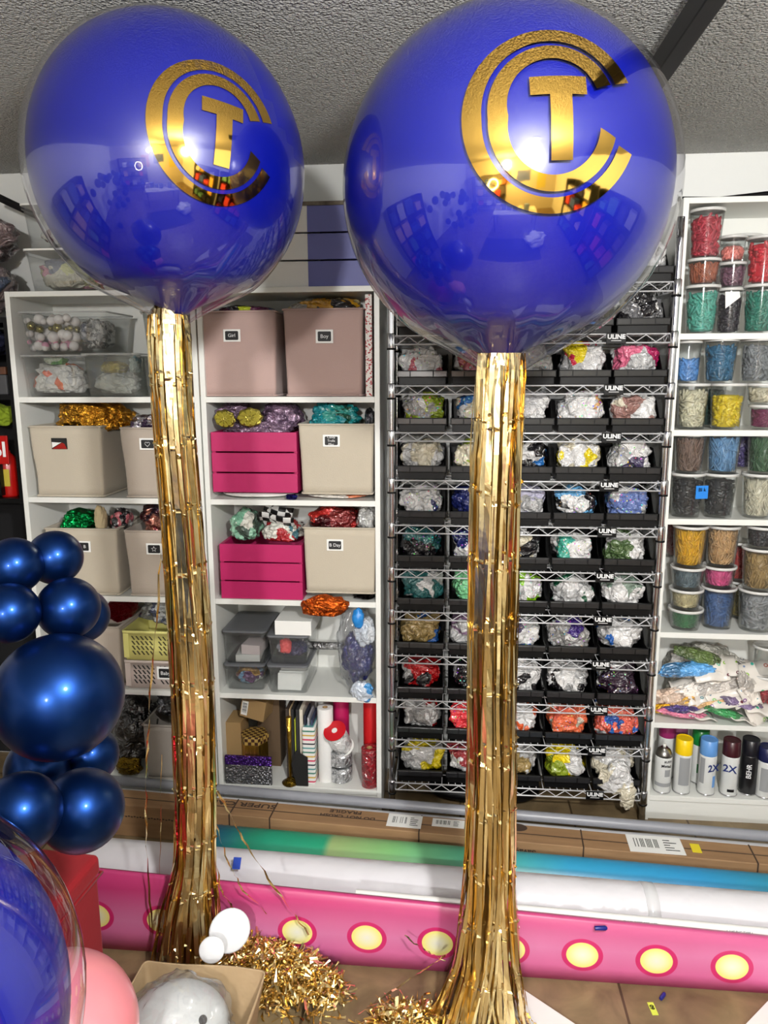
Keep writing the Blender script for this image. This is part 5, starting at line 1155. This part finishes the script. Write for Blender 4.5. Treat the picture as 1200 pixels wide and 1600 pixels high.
# white disc weights
def disc(label, px, py, z, r, th, rot):
    q = W(px, py, z); o = MB().lathe([(r*.9, -th/2), (r, -th/4), (r, th/4), (r*.92, th/2), (.001, th*.62)], 36).build('white_disc', mat('white_disc', (228, 230, 232), .4), None, q); o.rotation_euler = rot; return tag(o, label, 'balloon weight')
disc('larger white disc leaning beside the left tassel', 359, 1454, 1.86, .060, .008, (1.15, 0, .5))
disc('smaller white disc at the foot of the left tassel', 331, 1484, 1.79, .036, .008, (1.2, 0, .2))

# ================================================================== LEFT FOREGROUND
t = NT('navy_chrome_latex'); p = t.n('ShaderNodeBsdfPrincipled', i_Roughness=.36, i_Metallic=.92); t.l(p.outputs[0], t.out.inputs[0]); p.inputs['Base Color'].default_value = lin((14, 46, 100)); p.inputs['Coat Weight'].default_value = .08; p.inputs['Coat Roughness'].default_value = .12
NCH = t.m
def ball(label, px, py, rpx, dist, m_=NCH, group='navy balloons in the cluster', nm='navy_balloon'):
    d = (CF*FPX+CR*(px-600)-CU*(py-800)).normalized(); c = Vector((0, 0, CAMH))+d*dist; cosr = d.dot(CF)
    R = dist*math.sin(rpx*cosr/FPX); t_ = thing(nm, label, 'balloon', c)
    mb = MB(); mb.sphere((0, 0, 0), R, 1, 1, 1.0, 4); mb.build('balloon_body', m_, t_)
    MB().lathe([(R*.02, 0), (R*.05, R*.06), (R*.04, R*.1), (R*.07, R*.13)], 12).build('knot', m_, t_, (-R*.99*.6, R*.99*.75, 0), rot=(-PI/2, 0, .6))
    return t_
ball('large navy balloon in the middle of the cluster', 92, 1088, 98, 1.62)
ball('navy balloon at the upper right of the cluster', 86, 871, 42, 1.72)
ball('navy balloon at the upper left edge of the cluster', 22, 884, 44, 1.68)
ball('navy balloon above the large one, left edge', 14, 958, 47, 1.62)
ball('navy balloon above the large one, in the centre', 107, 950, 48, 1.66)
ball('navy balloon half hidden behind the centre upper one', 128, 962, 42, 1.80)
ball('navy balloon below the large one at the right, with a bright spot', 128, 1266, 64, 1.70)
ball('navy balloon below the large one at the left', 32, 1270, 62, 1.62)
ball('navy balloon peeking out behind the lower right of the large one', 140, 1180, 44, 1.86)
ball('navy balloon in shadow under the large one', 60, 1200, 50, 1.84)
# red ottoman
RV = mat('red_velvet', (166, 22, 34), .8, bump=(50, .15), sheen=.1)
qa = WZ(176, 1528, 0); ott = thing('ottoman', 'red fabric storage cube behind the bubble balloon at the lower left', 'ottoman', (0, 0, 0))
OX1, OY0 = W(172, 1450, 1.80).x, 1.60
zt_ = WZ(162, 1335, .34).z
MB().box(-.4, 0, 0, .38, 0, .36).build('cube_body', RV, ott, bevel=.012, bseg=3)
MB().box(-.408, .008, -.008, .388, .36, .425).build('padded_lid', RV, ott, bevel=.018, bseg=4)
P = [(-.408, -.008), (.008, -.008), (.008, .388), (-.408, .388)]
MB().tube([(x, y, .362) for x, y in P+P[:1]], .0045, 6).build('piping', RV, ott)
ott.location = (-1.04, 1.47, 0); ott.rotation_euler = (0, 0, -.08)
# kraft paper bag box with wrapped white thing
KP = mat('kraft_paper', (190, 164, 128), .7, bump=(12, .4, .02), vary=(6, (172, 146, 110)))
bx = thing('paper_box', 'open brown paper box on the floor in front of the left tassel', 'box', (-.665, 1.565, 0), -.03)
container(MB(), .30, .28, .35, .33, .19, .004, .012, 0, .03, .012, 3, 8).build('box_walls', KP, bx)
pg = thing('wrapped_float', 'white rounded object with a black dot, wrapped in clear plastic inside the paper box', 'wrapped object', tuple(WZ(280, 1603, .12)-Vector((0, 0, .112))))
MB().sphere((0, 0, .11), .115, 1.15, .95, .92, 4).build('white_shell', mat('white_foam', (222, 222, 222), .6), pg)
d = Vector((.095, -.055, .155)); MB().lathe([(.0, 0), (.011, 0), (.011, .002)], 20).build('black_dot', BLACK, pg, (.082, -.045, .182), rot=(.4, .65, 0))
MB().crumple((0, .0, .115), .15, .125, .125, 71, 5, .12, 1.6, -.95, .15).build('clear_wrap', clear('wrap_film', (246, 248, 248), .12, (225, 225, 225), 1.9, .12), pg)
# pink balloon and the near bubble balloon
ball('pale pink balloon under the bubble at the lower left', 90, 1620, 122, 2.08, mat('pink_latex', (246, 150, 158), .35, coat=.3), 'x', 'pink_balloon')
nb = thing('bubble_balloon', 'nearest clear bubble with a blue balloon inside, cut by the left edge', 'balloon', (0, 0, 0))
c = Vector((-.799, .768, .934)); Rn = .307
nb.location = c
sph_mesh(Rn, 1, 0).build('clear_bubble', BUB, nb); sph_mesh(Rn*.955, 1, 0).build('blue_inner_balloon', BLUE, nb, (-.01, 0, -.02))
# ================================================================== CEILING AND LAMPS
o = MB().box(-.022, .022, 0, 1.1, -.03, .03).build('black_rail', mat('black_metal', (18, 18, 20), .5), None, (0, 0, 0), bevel=.003)
a, b = W(1032, 108, 1.95), W(1112, -10, 1.25); a.z = b.z = CZ-.08
qa, qb = WZ(1034, 105, CZ-.06), WZ(1110, -8, CZ-.06); dv = qb-qa
o.location = qa-dv*.5; o.rotation_euler = (0, 0, math.atan2(dv.y, dv.x)-PI/2); tag(o, 'black metal rail fixed under the popcorn ceiling at the upper right', 'rail')
qa, qb = W(-20, 300, 2.9), W(60, 338, 2.95)
o = MB().tube([(0, 0, 0), qb-qa], .014, 4, smooth=False).build('black_bar', mat('black_metal', (18, 18, 20), .5), None, qa); tag(o, 'black bar slanting behind the boxes at the left edge', 'bar')
LE = NT('lamp_glass'); em = LE.n('ShaderNodeEmission'); em.inputs[0].default_value = (1, .93, .82, 1); em.inputs[1].default_value = 25; LE.l(em.outputs[0], LE.out.inputs[0])
cl = thing('ceiling_lamp', 'small round ceiling lamp above the camera', 'lamp', (.45, .05, CZ))
MB().lathe([(.07, -.03), (.07, 0)], 24).build('base', CARD, cl)
# room behind the camera; shelves, cartons, posters and mat added for the balloon reflections
TBL = mat('table_top', (190, 188, 184), .5)
tb = thing('work_table', 'white work table behind the camera, mirrored in the balloons', 'table', (.2, -1.6, 0))
MB().box(-.8, .8, -.35, .35, .72, .75).build('table_top', TBL, tb, bevel=.003)
for sx in (-1, 1):
    for sy in (-1, 1): MB().box(sx*.75-.02, sx*.75+.02, sy*.3-.02, sy*.3+.02, 0, .72).build('leg', BLACK, tb)
rn = random.Random(3)
for k in range(7):
    cc = rn.choice([(60, 60, 66), (190, 180, 160), (150, 60, 60), (90, 110, 150), (210, 206, 200)])
    o = MB().box(-.08, .08, -.06, .06, 0, rn.uniform(.08, .3)).build('carton', mat('ct%s' % (cc,), cc, .6), None, (-.45+k*.21, -1.6+rn.uniform(-.15, .15), .7505), rot=(0, 0, rn.uniform(-.3, .3))); tag(o, 'carton added on the work table for the balloons to reflect', 'box', 'cartons on the work table')
sh = thing('storage_shelf', 'dark storage shelf added against the rear wall for the balloons to reflect', 'shelf', (-1.2, -3.1, 0))  # added shelf, only there for the balloons to reflect
for x in (-.9, .88): MB().box(x, x+.02, -.2, .2, 0, 1.9).build('side_panel', BLACK, sh)
for z in (.4, .9, 1.4, 1.88): MB().box(-.88, .88, -.2, .2, z, z+.02).build('shelf', BLACK, sh)
for k in range(26):
    x, y, z, r = -1.95+rn.uniform(-.35, .4), -.9+rn.uniform(-1.1, 1.0), .15+rn.uniform(0, 1.5), rn.uniform(.09, .16)
    o = MB().sphere((0, 0, 0), r, sub=3).build('navy_balloon', NCH, None, (x, y, max(z, r))); tag(o, 'navy balloon of the garland by the left wall, mirrored in the bubbles', 'balloon', 'garland balloons behind the camera')
lump('white_fabric', 'white bundled fabric on the floor behind the camera', 'fabric', .5, 1.2, 0, .4, -.9, .6, CARD, 90, amp=.35)
rl = thing('ring_light', 'glowing ring light on a stand behind the camera', 'lamp', (-.75, -2.2, 0))
ra = [(.19*math.cos(2*PI*k/32), 0, 1.6+.19*math.sin(2*PI*k/32)) for k in range(33)]
MB().tube(ra, .018, 10).build('glowing_ring', LE.m, rl); MB().tube([(0, 0, .02), (0, 0, 1.41)], .012, 10).build('stand', BLACK, rl)
for k in range(3): MB().tube([(0, 0, .35), (.35*math.cos(k*2.1), .35*math.sin(k*2.1), .01)], .009, 8).build('leg', BLACK, rl)
for k, (x, z, w_, h_, cc, lb) in enumerate([(-.3, 1.7, .5, .7, (190, 120, 60), 'orange poster on the rear wall'), (.6, 1.8, .7, .5, (70, 90, 160), 'blue poster on the rear wall'), (1.6, 1.6, .5, .8, (200, 190, 90), 'yellow poster on the rear wall')]):
    o = MB().box(-w_/2, w_/2, 0, .01, -h_/2, h_/2).build('poster', mat('poster%d' % k, cc, .6), None, (x, YB+.003, z)); tag(o, lb+' behind the camera, added for the reflections', 'poster')  # added to give the balloon reflections some detail
for k in range(9):
    cc = [(200, 60, 60), (220, 220, 215), (60, 90, 160), (220, 180, 70), (30, 30, 36)][k % 5]
    o = MB().box(-.12, .12, -.12, .12, 0, .2+.03*(k % 4)).build('carton', mat('rc%d' % (k % 5), cc, .6), None, (-1.2+(k % 3-1)*.5, -3.1, [.421, .921, 1.421][k//3])); tag(o, 'carton added on the dark rear wall shelf for the balloons to reflect', 'box', 'cartons on the rear shelf')  # added coloured boxes for the balloons to mirror
pal = [(200, 60, 60), (210, 208, 200), (50, 80, 150), (214, 170, 70), (30, 30, 36), (120, 90, 60), (90, 140, 110), (20, 24, 70)]
def side_shelf(label, x, y, rz, grp):  # added dark shelf with cartons, darkens what the balloons reflect
    u = thing('storage_shelf', label, 'shelf', (x, y, 0), rz)
    for q_ in (-.7, .68): MB().box(q_, q_+.02, -.2, .2, 0, 1.85).build('side_panel', BLACK, u)
    MB().box(-.68, .68, .185, .2, 0, 1.85).build('back_panel', BLACK, u)
    for lv in (.1, .55, 1.0, 1.45):
        MB().box(-.68, .68, -.2, .18, lv, lv+.02).build('shelf', BLACK, u)
        for k in range(4):
            wv = rn.uniform(.1, .15); cc = rn.randrange(8); c0, s0 = math.cos(rz), math.sin(rz); lx = -.51+k*.34
            o = MB().box(-wv, wv, -.13, .13, 0, rn.uniform(.12, .38)).build('carton', mat('side%d' % cc, pal[cc], .6), None, (x+lx*c0, y+lx*s0, lv+.021), rot=(0, 0, rz)); tag(o, grp.replace('cartons', 'carton'), 'box', grp)
side_shelf('dark storage shelf added on the left wall to darken the balloon reflections', -2.5, .9, PI/2, 'cartons added on the nearer left wall shelf')
side_shelf('dark storage shelf added on the right wall behind the camera to darken reflections', 2.25, -.8, -PI/2, 'cartons added on the right wall shelf')
side_shelf('dark storage shelf added on the right wall beside the view to darken reflections', 2.25, .9, -PI/2, 'cartons added on the nearer right wall shelf')
o = MB().box(-.9, .9, -.5, .5, 0, .006).build('floor_mat', mat('dark_mat', (40, 38, 40), .8), None, (.1, -.4, .0005)); tag(o, 'dark mat added on the floor under the camera to darken reflections', 'mat')  # added dark area, keeps the floor dark in the balloon reflections
